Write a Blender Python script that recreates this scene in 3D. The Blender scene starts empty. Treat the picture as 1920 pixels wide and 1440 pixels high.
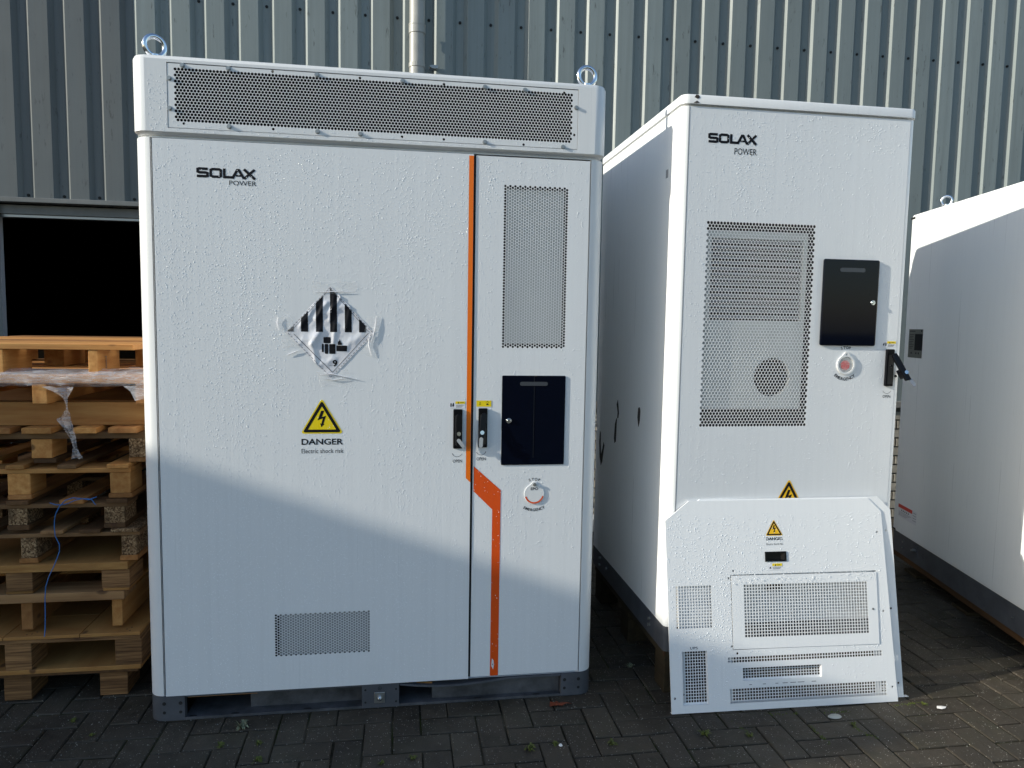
import bpy, bmesh, math, random
import numpy as np
from mathutils import Vector, Matrix, Euler, noise
from mathutils.geometry import delaunay_2d_cdt

random.seed(7)
D = bpy.data
S = bpy.context.scene
COL = S.collection
R = math.radians

# ------------------------------------------------------------------ camera
cam = D.cameras.new('camera')
cam_o = D.objects.new('camera', cam)
COL.objects.link(cam_o)
S.camera = cam_o
cam.sensor_fit = 'HORIZONTAL'
cam.sensor_width = 36.0
cam.lens = 36.0 * 1350 / 1920
cam.clip_start = 0.05
cam.clip_end = 400


def set_cam(yaw, pitch, roll, loc):
    cy, sy, cp, sp = math.cos(yaw), math.sin(yaw), math.cos(pitch), math.sin(pitch)
    f = Vector((sy, cy, 0)); r = Vector((cy, -sy, 0)); u = Vector((0, 0, 1))
    f2 = f * cp - u * sp
    u2 = u * cp + f * sp
    cr, sr = math.cos(roll), math.sin(roll)
    r3 = r * cr + u2 * sr
    u3 = u2 * cr - r * sr
    m = Matrix((r3, u3, -f2)).transposed().to_4x4()
    m.translation = loc
    cam_o.matrix_world = m


set_cam(.1535, .0852, .0163, Vector((.8842, -2.5141, 1.383)))

# ------------------------------------------------------------------ light
SUN_AZ = R(80)          # heading of the light, measured from +Y towards +X
SUN_EL = R(20.5)
w = D.worlds.new('World')
S.world = w
w.use_nodes = True
nt = w.node_tree
bg = nt.nodes['Background']
sky = nt.nodes.new('ShaderNodeTexSky')
sky.sky_type = 'NISHITA'
sky.sun_disc = False
sky.sun_elevation = SUN_EL
sky.sun_rotation = SUN_AZ + math.pi
sky.air_density = 1.2
sky.dust_density = .9
sky.ozone_density = 3.0
nt.links.new(sky.outputs[0], bg.inputs[0])
bg.inputs[1].default_value = 0.15
sun = D.lights.new('sun', 'SUN')
sun.energy = 4.4
sun.angle = R(0.53)
sun.color = (1.0, .95, .82)
sun_o = D.objects.new('sun', sun)
COL.objects.link(sun_o)
sdir = Vector((math.sin(SUN_AZ) * math.cos(SUN_EL), math.cos(SUN_AZ) * math.cos(SUN_EL), -math.sin(SUN_EL)))
sun_o.rotation_euler = sdir.to_track_quat('-Z', 'Y').to_euler()
sun_o.location = (-8, -4, 8)
S.view_settings.view_transform = 'Standard'
S.view_settings.look = 'None'
S.view_settings.exposure = 0.43
S.view_settings.gamma = 1.0
S.view_settings.use_curve_mapping = False

# ------------------------------------------------------------------ materials
class NT:
    def __init__(s, name):
        s.m = D.materials.new(name)
        s.m.use_nodes = True
        s.t = s.m.node_tree
        s.b = s.t.nodes['Principled BSDF']
        s.out = s.t.nodes['Material Output']

    def n(s, typ, **k):
        nd = s.t.nodes.new('ShaderNode' + typ)
        for a, v in k.items():
            setattr(nd, a, v)
        return nd

    def l(s, a, b):
        s.t.links.new(a, b)

    def set(s, **k):
        for a, v in k.items():
            nm = {'color': 'Base Color', 'rough': 'Roughness', 'metal': 'Metallic', 'spec': 'Specular IOR Level',
                  'coat': 'Coat Weight', 'trans': 'Transmission Weight', 'alpha': 'Alpha'}[a]
            if a == 'color':
                v = (*v, 1)
            s.b.inputs[nm].default_value = v
        return s

    def coords(s, scale=(1, 1, 1), rnd=False):
        tc = s.n('TexCoord')
        mp = s.n('Mapping')
        mp.inputs['Scale'].default_value = scale
        s.l(tc.outputs['Object'], mp.inputs['Vector'])
        if rnd:
            oi = s.n('ObjectInfo')
            mu = s.n('Math', operation='MULTIPLY')
            mu.inputs[1].default_value = 77.0
            s.l(oi.outputs['Random'], mu.inputs[0])
            cb = s.n('CombineXYZ')
            for i in range(3):
                s.l(mu.outputs[0], cb.inputs[i])
            s.l(cb.outputs[0], mp.inputs['Location'])
        return mp.outputs[0]

    def noise(s, vec, scale=1, detail=4, rough=.55):
        nd = s.n('TexNoise')
        nd.inputs['Scale'].default_value = scale
        nd.inputs['Detail'].default_value = detail
        nd.inputs['Roughness'].default_value = rough
        s.l(vec, nd.inputs['Vector'])
        return nd.outputs[0]

    def ramp(s, fac, stops):
        rp = s.n('ValToRGB')
        while len(rp.color_ramp.elements) < len(stops):
            rp.color_ramp.elements.new(.5)
        for e, (p, c) in zip(rp.color_ramp.elements, stops):
            e.position = p
            e.color = (*c, 1) if len(c) == 3 else c
        s.l(fac, rp.inputs[0])
        return rp.outputs[0]

    def vramp(s, fac, a, b, lo=0., hi=1.):
        mr = s.n('MapRange')
        for i, v in enumerate((a, b, lo, hi)):
            mr.inputs[i + 1].default_value = v
        s.l(fac, mr.inputs[0])
        return mr.outputs[0]

    def math(s, op, a, b=None):
        nd = s.n('Math', operation=op)
        for i, v in enumerate((a, b)):
            if v is None:
                continue
            if isinstance(v, (int, float)):
                nd.inputs[i].default_value = v
            else:
                s.l(v, nd.inputs[i])
        return nd.outputs[0]

    def mix(s, fac, a, b, mode='MIX'):
        nd = s.n('MixRGB', blend_type=mode)
        for i, v in enumerate((fac, a, b)):
            if isinstance(v, (int, float)):
                nd.inputs[i].default_value = v
            elif isinstance(v, tuple):
                nd.inputs[i].default_value = (*v, 1)
            else:
                s.l(v, nd.inputs[i])
        return nd.outputs[0]

    def bump(s, h, strength=.5, dist=.01, prev=None):
        bp = s.n('Bump')
        bp.inputs['Strength'].default_value = strength
        bp.inputs['Distance'].default_value = dist
        s.l(h, bp.inputs['Height'])
        if prev is not None:
            s.l(prev, bp.inputs['Normal'])
        return bp.outputs[0]

    def end(s, color=None, rough=None, normal=None):
        if color is not None:
            s.l(color, s.b.inputs['Base Color'])
        if rough is not None:
            s.l(rough, s.b.inputs['Roughness'])
        if normal is not None:
            s.l(normal, s.b.inputs['Normal'])
        return s.m


def simple(name, color, rough=.5, metal=0., spec=.5, var=.0, bump=0., bscale=200):
    m = NT(name).set(color=color, rough=rough, metal=metal, spec=spec)
    if var or bump:
        v = m.coords()
        n1 = m.noise(v, 9, 6, .65)
        c = m.ramp(n1, [(.3, tuple(x * (1 - var) for x in color)), (.7, tuple(min(1, x * (1 + var)) for x in color))]) if var else None
        nrm = m.bump(m.noise(v, bscale, 3), bump, .002) if bump else None
        return m.end(c, None, nrm)
    return m.m


def wet_paint(name, base, drops=1.0, dirt=.06):
    m = NT(name).set(spec=.42)
    v = m.coords()
    vs = m.coords((55, 55, 1.1))
    st = m.noise(vs, 1, 4, .6)
    big = m.noise(v, 2.2, 4, .6)
    speck = m.noise(v, 60, 3, .7)
    col = m.mix(m.vramp(st, .45, .75, 0, dirt * 1.6), base, tuple(x * .55 for x in base))
    col = m.mix(m.vramp(big, .4, .8, 0, dirt), col, (base[0] * .62, base[1] * .6, base[2] * .55))
    col = m.mix(m.vramp(speck, .70, .78, 0, dirt * 2.5), col, (.2, .19, .17))
    ro = m.vramp(st, .3, .7, .25, .5)
    nrm = None
    h = None
    for sc, thr, amp in ((115, .30, 1.0), (230, .26, .5)):
        vo = m.n('TexVoronoi')
        vo.inputs['Scale'].default_value = sc
        m.l(v, vo.inputs['Vector'])
        rnd = m.n('SeparateColor')
        m.l(vo.outputs['Color'], rnd.inputs[0])
        g = m.vramp(rnd.outputs[0], .25, .3)
        rr = m.vramp(vo.outputs['Distance'], thr, 0, 0, 1)
        hh = m.math('MULTIPLY', m.math('POWER', rr, .6), g)
        hh = m.math('MULTIPLY', hh, amp)
        h = hh if h is None else m.math('ADD', h, hh)
    h = m.math('MULTIPLY', h, m.vramp(m.noise(m.coords((14, 14, 1.6)), 1, 2), .36, .62, .15, 1))
    nrm = m.bump(h, .16 * drops, .001)
    nrm = m.bump(st, .06, .004, nrm)
    return m.end(col, ro, nrm)


M = {}
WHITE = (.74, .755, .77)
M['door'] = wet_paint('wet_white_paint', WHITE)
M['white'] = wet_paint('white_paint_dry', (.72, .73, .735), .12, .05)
M['white_lift'] = wet_paint('white_paint_shade_lift', (.83, .84, .84), .1, .03)  # lighter copy of the white paint, brightens shaded cabinet sides through colour
M['panel'] = wet_paint('wet_white_panel', (.77, .78, .79), 1.0, .04)
M['grey_paint'] = simple('plinth_grey', (.075, .08, .092), .5, 0, .4, .25, .1)
M['grime'] = simple('grimy_grey', (.07, .072, .078), .65, 0, .3, .6, .3, 120)
M['black'] = simple('black_plastic', (.003, .003, .0045), .28, 0, .22)
M['glass'] = simple('black_glass', (.0015, .003, .009), .05, 0, .25)
M['slot'] = simple('slot_grey', (.05, .055, .065), .3)
M['steel'] = simple('bright_steel', (.72, .74, .77), .2, 1.0)
M['zinc'] = simple('zinc_steel', (.36, .36, .35), .42, .9)
M['flap'] = simple('dull_silver', (.62, .64, .67), .4, .6)
M['water_run'] = simple('water_run', (.012, .014, .018), .25)
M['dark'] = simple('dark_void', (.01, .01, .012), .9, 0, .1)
M['cavity'] = simple('cavity_grey', (.32, .33, .34), .7, 0, .2)
M['cavity_dark'] = simple('cavity_dark', (.03, .031, .035), .8, 0, .2)
M['unit'] = simple('unit_grey', (.5, .52, .52), .5, 0, .3, .05)
M['ink'] = simple('black_ink', (.009, .009, .012), .45, 0, .15)
M['ink_grey'] = simple('grey_ink', (.12, .12, .13), .5, 0, .3)
M['orange'] = wet_paint('wet_orange', (.86, .17, .004), 1.0, .03)
M['orange_red'] = wet_paint('wet_orange_red', (.72, .085, .008), 1.0, .03)
M['yellow'] = wet_paint('warning_yellow', (.82, .62, .01), .8, .02)
M['amber'] = wet_paint('warning_amber', (.86, .50, .012), .8, .02)
M['sticker'] = simple('white_sticker', (.74, .74, .77), .35)
M['red'] = simple('red_button', (.55, .02, .03), .3)
M['red_print'] = simple('red_print', (.6, .03, .02), .4)
M['silver_label'] = simple('silver_label', (.2, .2, .185), .35, .6, .5, .1)
M['rubber'] = simple('black_rubber', (.01, .01, .01), .7)
M['bare_patch'] = simple('bare_primer_patch', (.045, .038, .034), .7, 0, .3, .3)
M['leaf'] = simple('brown_leaf', (.16, .035, .012), .5, 0, .4, .4)
M['weed'] = simple('weed_green', (.09, .11, .02), .55, 0, .3, .3)
M['weed_grey'] = simple('weed_grey_green', (.17, .19, .12), .6, 0, .3, .3)
M['twine'] = simple('blue_twine', (.03, .15, .42), .4)
M['pebble'] = simple('pale_stone', (.36, .36, .33), .6, 0, .3, .2)
M['paper'] = simple('white_scrap', (.75, .73, .7), .5)
M['render_grey'] = simple('far_building_grey', (.16, .16, .155), .85, 0, .2, .2)


def drop_mat():
    m = NT('water_drop').set(color=(.86, .88, .90), rough=.14, spec=1.0)
    return m.m


M['drop'] = drop_mat()


def placard_mat():
    m = NT('placard_film').set(color=(.72, .72, .76), rough=.2, spec=.5, coat=.4)
    v = m.coords()
    return m.end(None, None, m.bump(m.noise(v, 35, 3), .25, .004))


M['placard'] = placard_mat()


def film_mat(name, op, col=(.8, .8, .85), bscale=60, rough=.16):
    m = NT(name).set(color=col, rough=rough, spec=.7)
    v = m.coords((3, 3, 14))
    nrm = m.bump(m.noise(v, bscale / 6, 5, .7), .8, .006)
    m.l(nrm, m.b.inputs['Normal'])
    tr = m.n('BsdfTransparent')
    mx = m.n('MixShader')
    f = m.vramp(m.noise(v, 7, 4, .7), .3, .75, op * .4, min(1, op * 1.7))
    m.l(f, mx.inputs[0])
    m.l(tr.outputs[0], mx.inputs[1])
    m.l(m.b.outputs[0], mx.inputs[2])
    m.l(mx.outputs[0], m.out.inputs[0])
    return m.m


M['film'] = film_mat('stretch_film', .3)
M['tape'] = film_mat('clear_tape', .13, (.78, .79, .8), 90)
M['clear_cap'] = film_mat('clear_cap', .25, (.8, .79, .75), 30)


def cladding(name, c, dirt):
    m = NT(name).set(spec=.35)
    v = m.coords(rnd=True)
    vs = m.coords((28, 28, .7), rnd=True)
    st = m.noise(vs, 1, 5, .65)
    big = m.noise(v, .8, 4, .6)
    sp = m.noise(m.coords((45, 45, 9)), 1, 3, .7)
    oi = m.n('ObjectInfo')
    hs = m.n('HueSaturation')
    hs.inputs['Color'].default_value = (*c, 1)
    m.l(m.vramp(oi.outputs['Random'], 0, 1, .84, 1.1), hs.inputs['Value'])
    col = m.mix(m.vramp(st, .35, .75, 0, .55), hs.outputs[0], tuple(x * .66 for x in c))
    col = m.mix(m.vramp(big, .35, .7, 0, dirt), col, (c[0] * .62, c[1] * .52, c[2] * .42))
    col = m.mix(m.vramp(sp, .63, .72, 0, .6), col, (.035, .035, .035))
    return m.end(col, m.vramp(st, .3, .7, .38, .6), m.bump(m.noise(v, 2.5, 2), .25, .02))


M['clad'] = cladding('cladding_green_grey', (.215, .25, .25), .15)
M['clad_dark'] = cladding('cladding_dark_grey', (.148, .165, .168), .15)  # darker tone for the sheets at the left end
M['trim'] = simple('door_trim_grey', (.16, .165, .16), .5, 0, .4, .15)
M['pipe'] = simple('downpipe_grey', (.34, .335, .31), .4, 0, .4, .12)
M['jamb'] = simple('jamb_white', (.5, .52, .55), .5)


def wood(name, c1, c2, stain=.3, scale=(2.0, 26, 26), dark=(.05, .03, .015)):
    m = NT(name).set(spec=.25, rough=.7)
    v = m.coords(scale, True)
    v2 = m.coords((1, 1, 1), True)
    g = m.noise(v, 1.6, 7, .62)
    b = m.noise(v2, 5, 3, .6)
    col = m.ramp(g, [(.28, c1), (.52, tuple((a + q) / 2 for a, q in zip(c1, c2))), (.72, c2)])
    oi = m.n('ObjectInfo')
    tint = m.vramp(oi.outputs['Random'], 0, 1, .55, 1.2)
    hs = m.n('HueSaturation')
    m.l(tint, hs.inputs['Value'])
    m.l(col, hs.inputs['Color'])
    col = m.mix(m.vramp(b, .45, .75, 0, stain), hs.outputs[0], dark)
    kn = m.n('TexVoronoi')
    kn.inputs['Scale'].default_value = 6
    m.l(m.coords((.7, 1.2, 1.2), True), kn.inputs['Vector'])
    col = m.mix(m.vramp(kn.outputs['Distance'], .10, .06, 0, .75), col, (dark[0] * 1.3, dark[1], dark[2]))
    return m.end(col, None, m.bump(g, .5, .002))


M['pine'] = wood('pine_boards', (.42, .165, .042), (.66, .35, .115), .16)
M['pine_orange'] = wood('orange_pine', (.27, .105, .03), (.45, .22, .075), .3)
M['wood_dark'] = wood('wet_dark_wood', (.085, .042, .018), (.17, .085, .035), .5)
M['wood_grey'] = wood('weathered_wood', (.17, .083, .034), (.35, .2, .09), .3)
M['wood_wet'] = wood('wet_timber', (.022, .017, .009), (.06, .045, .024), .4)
M['ply'] = wood('plywood_face', (.28, .125, .035), (.44, .235, .075), .12, (1.2, 5, 30))
M['lvl'] = wood('laminated_block', (.06, .022, .008), (.46, .245, .10), .12, (3, 3, 85))


def chip():
    m = NT('pressed_chip_block').set(rough=.85, spec=.2)
    v = m.coords((1, 1, 1), True)
    vo = m.n('TexVoronoi')
    vo.inputs['Scale'].default_value = 210
    m.l(v, vo.inputs['Vector'])
    sc = m.n('SeparateColor')
    m.l(vo.outputs['Color'], sc.inputs[0])
    col = m.ramp(sc.outputs[0], [(0, (.05, .026, .011)), (.5, (.2, .118, .06)), (1, (.38, .26, .145))])
    col = m.mix(m.vramp(m.noise(v, 14, 4), .5, .7, 0, .7), col, (.05, .03, .015))
    return m.end(col, None, m.bump(sc.outputs[0], .6, .003))


M['chip'] = chip()


def paver(name, base, moss):
    m = NT(name).set(spec=.35)
    v = m.coords((1, 1, 1), True)
    n1 = m.noise(v, 22, 6, .7)
    n2 = m.noise(v, 5, 3, .6)
    col = m.ramp(n1, [(.25, tuple(x * .62 for x in base)), (.75, tuple(x * 1.4 for x in base))])
    oi = m.n('ObjectInfo')
    hs = m.n('HueSaturation')
    m.l(m.vramp(oi.outputs['Random'], 0, 1, .75, 1.3), hs.inputs['Value'])
    m.l(col, hs.inputs['Color'])
    col = m.mix(m.vramp(n2, .5, .75, 0, moss), hs.outputs[0], (.03, .036, .014))
    geo = m.n('NewGeometry')
    s1 = m.noise(geo.outputs['Position'], 2.6, 5, .65)
    s2 = m.noise(geo.outputs['Position'], 9, 5, .7)
    col = m.mix(m.vramp(s1, .48, .72, 0, .55), col, (.085, .074, .056))
    col = m.mix(m.vramp(s2, .55, .75, 0, .5), col, (.016, .018, .010))
    vo = m.n('TexVoronoi')
    vo.inputs['Scale'].default_value = 160
    m.l(v, vo.inputs['Vector'])
    sc = m.n('SeparateColor')
    m.l(vo.outputs['Color'], sc.inputs[0])
    g = m.math('MULTIPLY', m.vramp(sc.outputs[0], .80, .81), m.vramp(vo.outputs['Distance'], .26, .2))
    col = m.mix(m.math('MULTIPLY', g, .8), col, (.34, .32, .28))
    return m.end(col, m.vramp(n1, .3, .7, .5, .8), m.bump(m.noise(v, 160, 4, .7), .6, .003))


M['paver'] = paver('concrete_paver', (.037, .0295, .021), .3)
def joint_mat():
    m = NT('joint_sand').set(rough=.95, spec=.1)
    geo = m.n('NewGeometry')
    a = m.noise(geo.outputs['Position'], 5, 5, .7)
    b = m.noise(geo.outputs['Position'], 160, 3, .7)
    c = m.ramp(a, [(.38, (.012, .011, .007)), (.55, (.05, .043, .030)), (.72, (.11, .095, .068))])
    c = m.mix(m.vramp(m.noise(geo.outputs['Position'], 3.1, 3), .55, .68, 0, .8), c, (.035, .045, .012))
    return m.end(c, None, m.bump(b, .8, .004))


M['joint'] = joint_mat()
M['plinth_brick'] = simple('pale_split_brick', (.34, .31, .26), .9, 0, .2, .35, 1.0, 60)
M['mortar'] = simple('mortar', (.13, .125, .115), .95, 0, .1, .3)
M['slab'] = simple('concrete_cap', (.2, .19, .175), .8, 0, .2, .25)

# ------------------------------------------------------------------ mesh helpers
class MB:
    def __init__(s):
        s.v = []
        s.f = []

    def add(s, vs, fs):
        o = len(s.v)
        s.v.extend([tuple(p) for p in vs])
        s.f.extend([tuple(i + o for i in f) for f in fs])
        return s

    def box(s, x0, x1, y0, y1, z0, z1):
        return s.add([(x0, y0, z0), (x1, y0, z0), (x1, y1, z0), (x0, y1, z0), (x0, y0, z1), (x1, y0, z1), (x1, y1, z1), (x0, y1, z1)],
                     [(0, 3, 2, 1), (4, 5, 6, 7), (0, 1, 5, 4), (1, 2, 6, 5), (2, 3, 7, 6), (3, 0, 4, 7)])

    def poly(s, pts, y):                       # flat polygon in XZ facing -Y
        return s.add([(x, y, z) for x, z in pts], [tuple(range(len(pts)))])

    def prism(s, pts, y0, y1):                 # XZ outline from y0 (front) to y1
        n = len(pts)
        s.add([(x, y0, z) for x, z in pts] + [(x, y1, z) for x, z in pts],
              [tuple(range(n)), tuple(range(2 * n - 1, n - 1, -1))] + [(i, i + n, (i + 1) % n + n, (i + 1) % n) for i in range(n)])
        return s

    def cyl(s, c, r, h, axis='y', n=16, r2=None):  # from c along +axis by h
        r2 = r if r2 is None else r2
        vs = []
        for rr, t in ((r, 0), (r2, h)):
            for i in range(n):
                a = 2 * math.pi * i / n
                p, q = rr * math.cos(a), rr * math.sin(a)
                vs.append({'y': (c[0] + p, c[1] + t, c[2] + q), 'z': (c[0] + p, c[1] + q, c[2] + t), 'x': (c[0] + t, c[1] + p, c[2] + q)}[axis])
        return s.add(vs, [tuple(range(n)), tuple(range(2 * n - 1, n - 1, -1))] + [(i, i + n, (i + 1) % n + n, (i + 1) % n) for i in range(n)])

    def torus(s, c, R_, r, rot=0., n=28, k=12):     # ring standing upright, plane turned by rot about Z
        vs, fs = [], []
        for i in range(n):
            a = 2 * math.pi * i / n
            for j in range(k):
                b = 2 * math.pi * j / k
                q = R_ + r * math.cos(b)
                x, y, z = q * math.cos(a), r * math.sin(b), q * math.sin(a)
                vs.append((c[0] + x * math.cos(rot) - y * math.sin(rot), c[1] + x * math.sin(rot) + y * math.cos(rot), c[2] + z))
                fs.append((i * k + j, ((i + 1) % n) * k + j, ((i + 1) % n) * k + (j + 1) % k, i * k + (j + 1) % k))
        return s.add(vs, fs)

    def loft(s, rings, skip=None, cap_lo=False, cap_hi=True):  # rings of equal count, closed outlines
        n = len(rings[0])
        o = [p for r in rings for p in r]
        fs = []
        for k in range(len(rings) - 1):
            for i in range(n):
                if skip and k in skip and i == n - 1:
                    continue
                fs.append((k * n + i, k * n + (i + 1) % n, (k + 1) * n + (i + 1) % n, (k + 1) * n + i))
        if cap_hi:
            fs.append(tuple(range((len(rings) - 1) * n, len(rings) * n)))
        if cap_lo:
            fs.append(tuple(range(n - 1, -1, -1)))
        return s.add(o, fs)

    def tube(s, pts, r, n=6):
        pts = [Vector(p) for p in pts]
        vs, fs = [], []
        for i, p in enumerate(pts):
            t = (pts[min(i + 1, len(pts) - 1)] - pts[max(i - 1, 0)]).normalized()
            a = t.orthogonal().normalized() if i == 0 else (a0 - t * a0.dot(t)).normalized()
            a0 = a
            b = t.cross(a)
            rr = r if isinstance(r, (int, float)) else r[i]
            for j in range(n):
                q = 2 * math.pi * j / n
                vs.append(p + (a * math.cos(q) + b * math.sin(q)) * rr)
        for i in range(len(pts) - 1):
            for j in range(n):
                fs.append((i * n + j, i * n + (j + 1) % n, (i + 1) * n + (j + 1) % n, (i + 1) * n + j))
        fs.append(tuple(range(n)))
        fs.append(tuple(range(len(vs) - 1, len(vs) - n - 1, -1)))
        return s.add(vs, fs)

    def plate(s, outer, holes, y, depth, edge_depth=None):
        """sheet in XZ facing -Y with real holes; hole walls go back by depth"""
        pts, edges, faces = [], [], []
        for loop in [outer] + holes:
            o = len(pts)
            n = len(loop)
            pts += [Vector(p) for p in loop]
            edges += [(o + i, o + (i + 1) % n) for i in range(n)]
            faces.append(list(range(o, o + n)))
        vs, es, fs, ov, oe, of = delaunay_2d_cdt(pts, edges, faces, 1, 1e-7)
        keep = [f for f, q in zip(fs, of) if len(q) == 1 and q[0] == 0]
        s.add([(p[0], y, p[1]) for p in vs], keep)
        for k, loop in enumerate([outer] + holes):
            d = (edge_depth if edge_depth is not None else depth) if k == 0 else depth
            n = len(loop)
            s.add([(x, y, z) for x, z in loop] + [(x, y + d, z) for x, z in loop], [(i, i + n, (i + 1) % n + n, (i + 1) % n) for i in range(n)])
        return s

    def build(s, name, mat, parent=None, smooth=None, bevel=0., seg=2, loc=None, rot=None, kind=None, label=None):
        me = D.meshes.new(name)
        me.from_pydata(s.v, [], s.f)
        me.update()
        if mat:
            me.materials.append(M[mat] if isinstance(mat, str) else mat)
        o = D.objects.new(name, me)
        COL.objects.link(o)
        if parent is not None:
            o.parent = parent
        if loc is not None:
            o.location = loc
        if rot is not None:
            o.rotation_euler = rot
        if smooth is not None:
            me.polygons.foreach_set('use_smooth', [True] * len(me.polygons))
            me.set_sharp_from_angle(angle=R(smooth))
        if bevel:
            b = o.modifiers.new('bevel', 'BEVEL')
            b.width = bevel
            b.segments = seg
            b.limit_method = 'ANGLE'
            b.angle_limit = R(40)
        if kind:
            o['kind'] = kind
        if label:
            o['label'] = label
        return o


def thing(name, label, cat, loc=(0, 0, 0), rot=None, group=None):
    o = D.objects.new(name, None)
    COL.objects.link(o)
    o.location = loc
    if rot is not None:
        o.rotation_euler = rot
    o.empty_display_size = .1
    return tag(o, label, cat, group)


def tag(o, label, cat, group=None):
    o['label'] = label
    o['category'] = cat
    if group:
        o['group'] = group
    return o


def rrect(x0, x1, y0, y1, r, n=7, rb=None):
    """plan outline, starts at front-right flat end, closing edge = front flat"""
    rb = r if rb is None else rb
    out = []
    for cx, cy, a0, q in ((x1 - r, y0 + r, -90, r), (x1 - rb, y1 - rb, 0, rb), (x0 + rb, y1 - rb, 90, rb), (x0 + r, y0 + r, 180, r)):
        for i in range(n):
            a = R(a0 + 90 * i / (n - 1))
            out.append((cx + q * math.cos(a), cy + q * math.sin(a)))
    return out


def ring(o, z):
    return [(x, y, z) for x, y in o]


def rpoly(x0, x1, z0, z1, r, n=5):
    out = []
    for cx, cz, a0 in ((x1 - r, z0 + r, -90), (x1 - r, z1 - r, 0), (x0 + r, z1 - r, 90), (x0 + r, z0 + r, 180)):
        for i in range(n):
            a = R(a0 + 90 * i / (n - 1))
            out.append((cx + r * math.cos(a), cz + r * math.sin(a)))
    return out


def circ(cx, cz, r, n=24, a0=0.):
    return [(cx + r * math.cos(a0 + 2 * math.pi * i / n), cz + r * math.sin(a0 + 2 * math.pi * i / n)) for i in range(n)]


def rect(x0, x1, z0, z1):
    return [(x0, z0), (x1, z0), (x1, z1), (x0, z1)]


def hexes(x0, x1, z0, z1, p, rr, rows=True):
    """staggered hexagonal holes; rows=True: neighbours side by side"""
    out = []
    if rows:
        nr = int(round((z1 - z0) / (p * .866))) + 1
        nc = int(round((x1 - x0) / p)) + 1
        for j in range(nr):
            for i in range(nc - (j % 2)):
                out.append(circ(x0 + (i + .5 * (j % 2)) * p, z1 - j * p * .866, rr, 6, math.pi / 6))
    else:
        nc = int(round((x1 - x0) / (p * .866))) + 1
        nr = int(round((z1 - z0) / p)) + 1
        for i in range(nc):
            for j in range(nr - (i % 2)):
                out.append(circ(x0 + i * p * .866, z1 - (j + .5 * (i % 2)) * p, rr, 6, 0))
    return out


def squares(x0, x1, z0, z1, nx, nz, fill=.76):
    px, pz = (x1 - x0) / nx, (z1 - z0) / nz
    out = []
    for i in range(nx):
        for j in range(nz):
            cx, cz = x0 + (i + .5) * px, z0 + (j + .5) * pz
            out.append(rect(cx - px * fill / 2, cx + px * fill / 2, cz - pz * fill / 2, cz + pz * fill / 2))
    return out


# ---- lettering
_tc = {}


def glyphs(s, bold=0.):
    key = (s, bold)
    if key not in _tc:
        cu = D.curves.new('lettering', 'FONT')
        cu.body = s
        cu.size = 1
        cu.offset = bold
        cu.fill_mode = 'FRONT'
        cu.resolution_u = 4
        ob = D.objects.new('lettering', cu)
        COL.objects.link(ob)
        bpy.context.view_layer.update()
        me = D.meshes.new_from_object(ob.evaluated_get(bpy.context.evaluated_depsgraph_get()))
        vs = [(v.co.x, v.co.y) for v in me.vertices]
        fs = [tuple(p.vertices) for p in me.polygons]
        D.objects.remove(ob)
        D.curves.remove(cu)
        D.meshes.remove(me)
        _tc[key] = (vs, fs)
    return _tc[key]


def text(mb, s, x0, x1, z0, z1, y, bold=0., fn=None):
    """fit the word into the rectangle x0..x1, z0..z1 on the plane y"""
    vs, fs = glyphs(s, bold)
    a0, a1 = min(v[0] for v in vs), max(v[0] for v in vs)
    b0, b1 = min(v[1] for v in vs), max(v[1] for v in vs)
    pts = [(x0 + (v[0] - a0) / (a1 - a0) * (x1 - x0), z0 + (v[1] - b0) / (b1 - b0) * (z1 - z0)) for v in vs]
    mb.add([(x, y if fn is None else y - fn(x, z), z) for x, z in pts], fs)


def arc_text(mb, s, cx, cz, r, a_mid, span, h, y, inward=False, bold=.02):
    """letters round a circle; inward=True reads along the bottom"""
    n = len(s)
    for i, ch in enumerate(s):
        t = (i / (n - 1) - .5) * span
        a = (a_mid + t) if inward else (a_mid - t)
        vs, fs = glyphs(ch, bold)
        a0, a1 = min(v[0] for v in vs), max(v[0] for v in vs)
        sc = h / .72
        rot = a + math.pi / 2 if inward else a - math.pi / 2
        px, pz = cx + r * math.cos(a), cz + r * math.sin(a)
        c, q = math.cos(rot), math.sin(rot)
        mb.add([(px + ((v[0] - (a0 + a1) / 2) * c - (v[1] - .35) * q) * sc, y, pz + ((v[0] - (a0 + a1) / 2) * q + (v[1] - .35) * c) * sc) for v in vs], fs)


def stroke(mb, pts, wd, y, closed=False):
    """flat mitred stroke in XZ"""
    P = [Vector(p) for p in pts]
    n = len(P)
    L, Rr = [], []
    for i in range(n):
        a = P[i - 1] if (i > 0 or closed) else None
        b = P[(i + 1) % n] if (i < n - 1 or closed) else None
        d1 = (P[i] - a).normalized() if a is not None else (b - P[i]).normalized()
        d2 = (b - P[i]).normalized() if b is not None else d1
        n1, n2 = Vector((-d1.y, d1.x)), Vector((-d2.y, d2.x))
        m = (n1 + n2)
        m = n1 if m.length < 1e-6 else m.normalized()
        k = wd / 2 / max(.35, m.dot(n1))
        L.append(P[i] + m * k)
        Rr.append(P[i] - m * k)
    o = [(p.x, y, p.y) for p in L] + [(p.x, y, p.y) for p in Rr]
    rng = range(n if closed else n - 1)
    mb.add(o, [(n + i, n + (i + 1) % n, (i + 1) % n, i) for i in rng])


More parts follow.
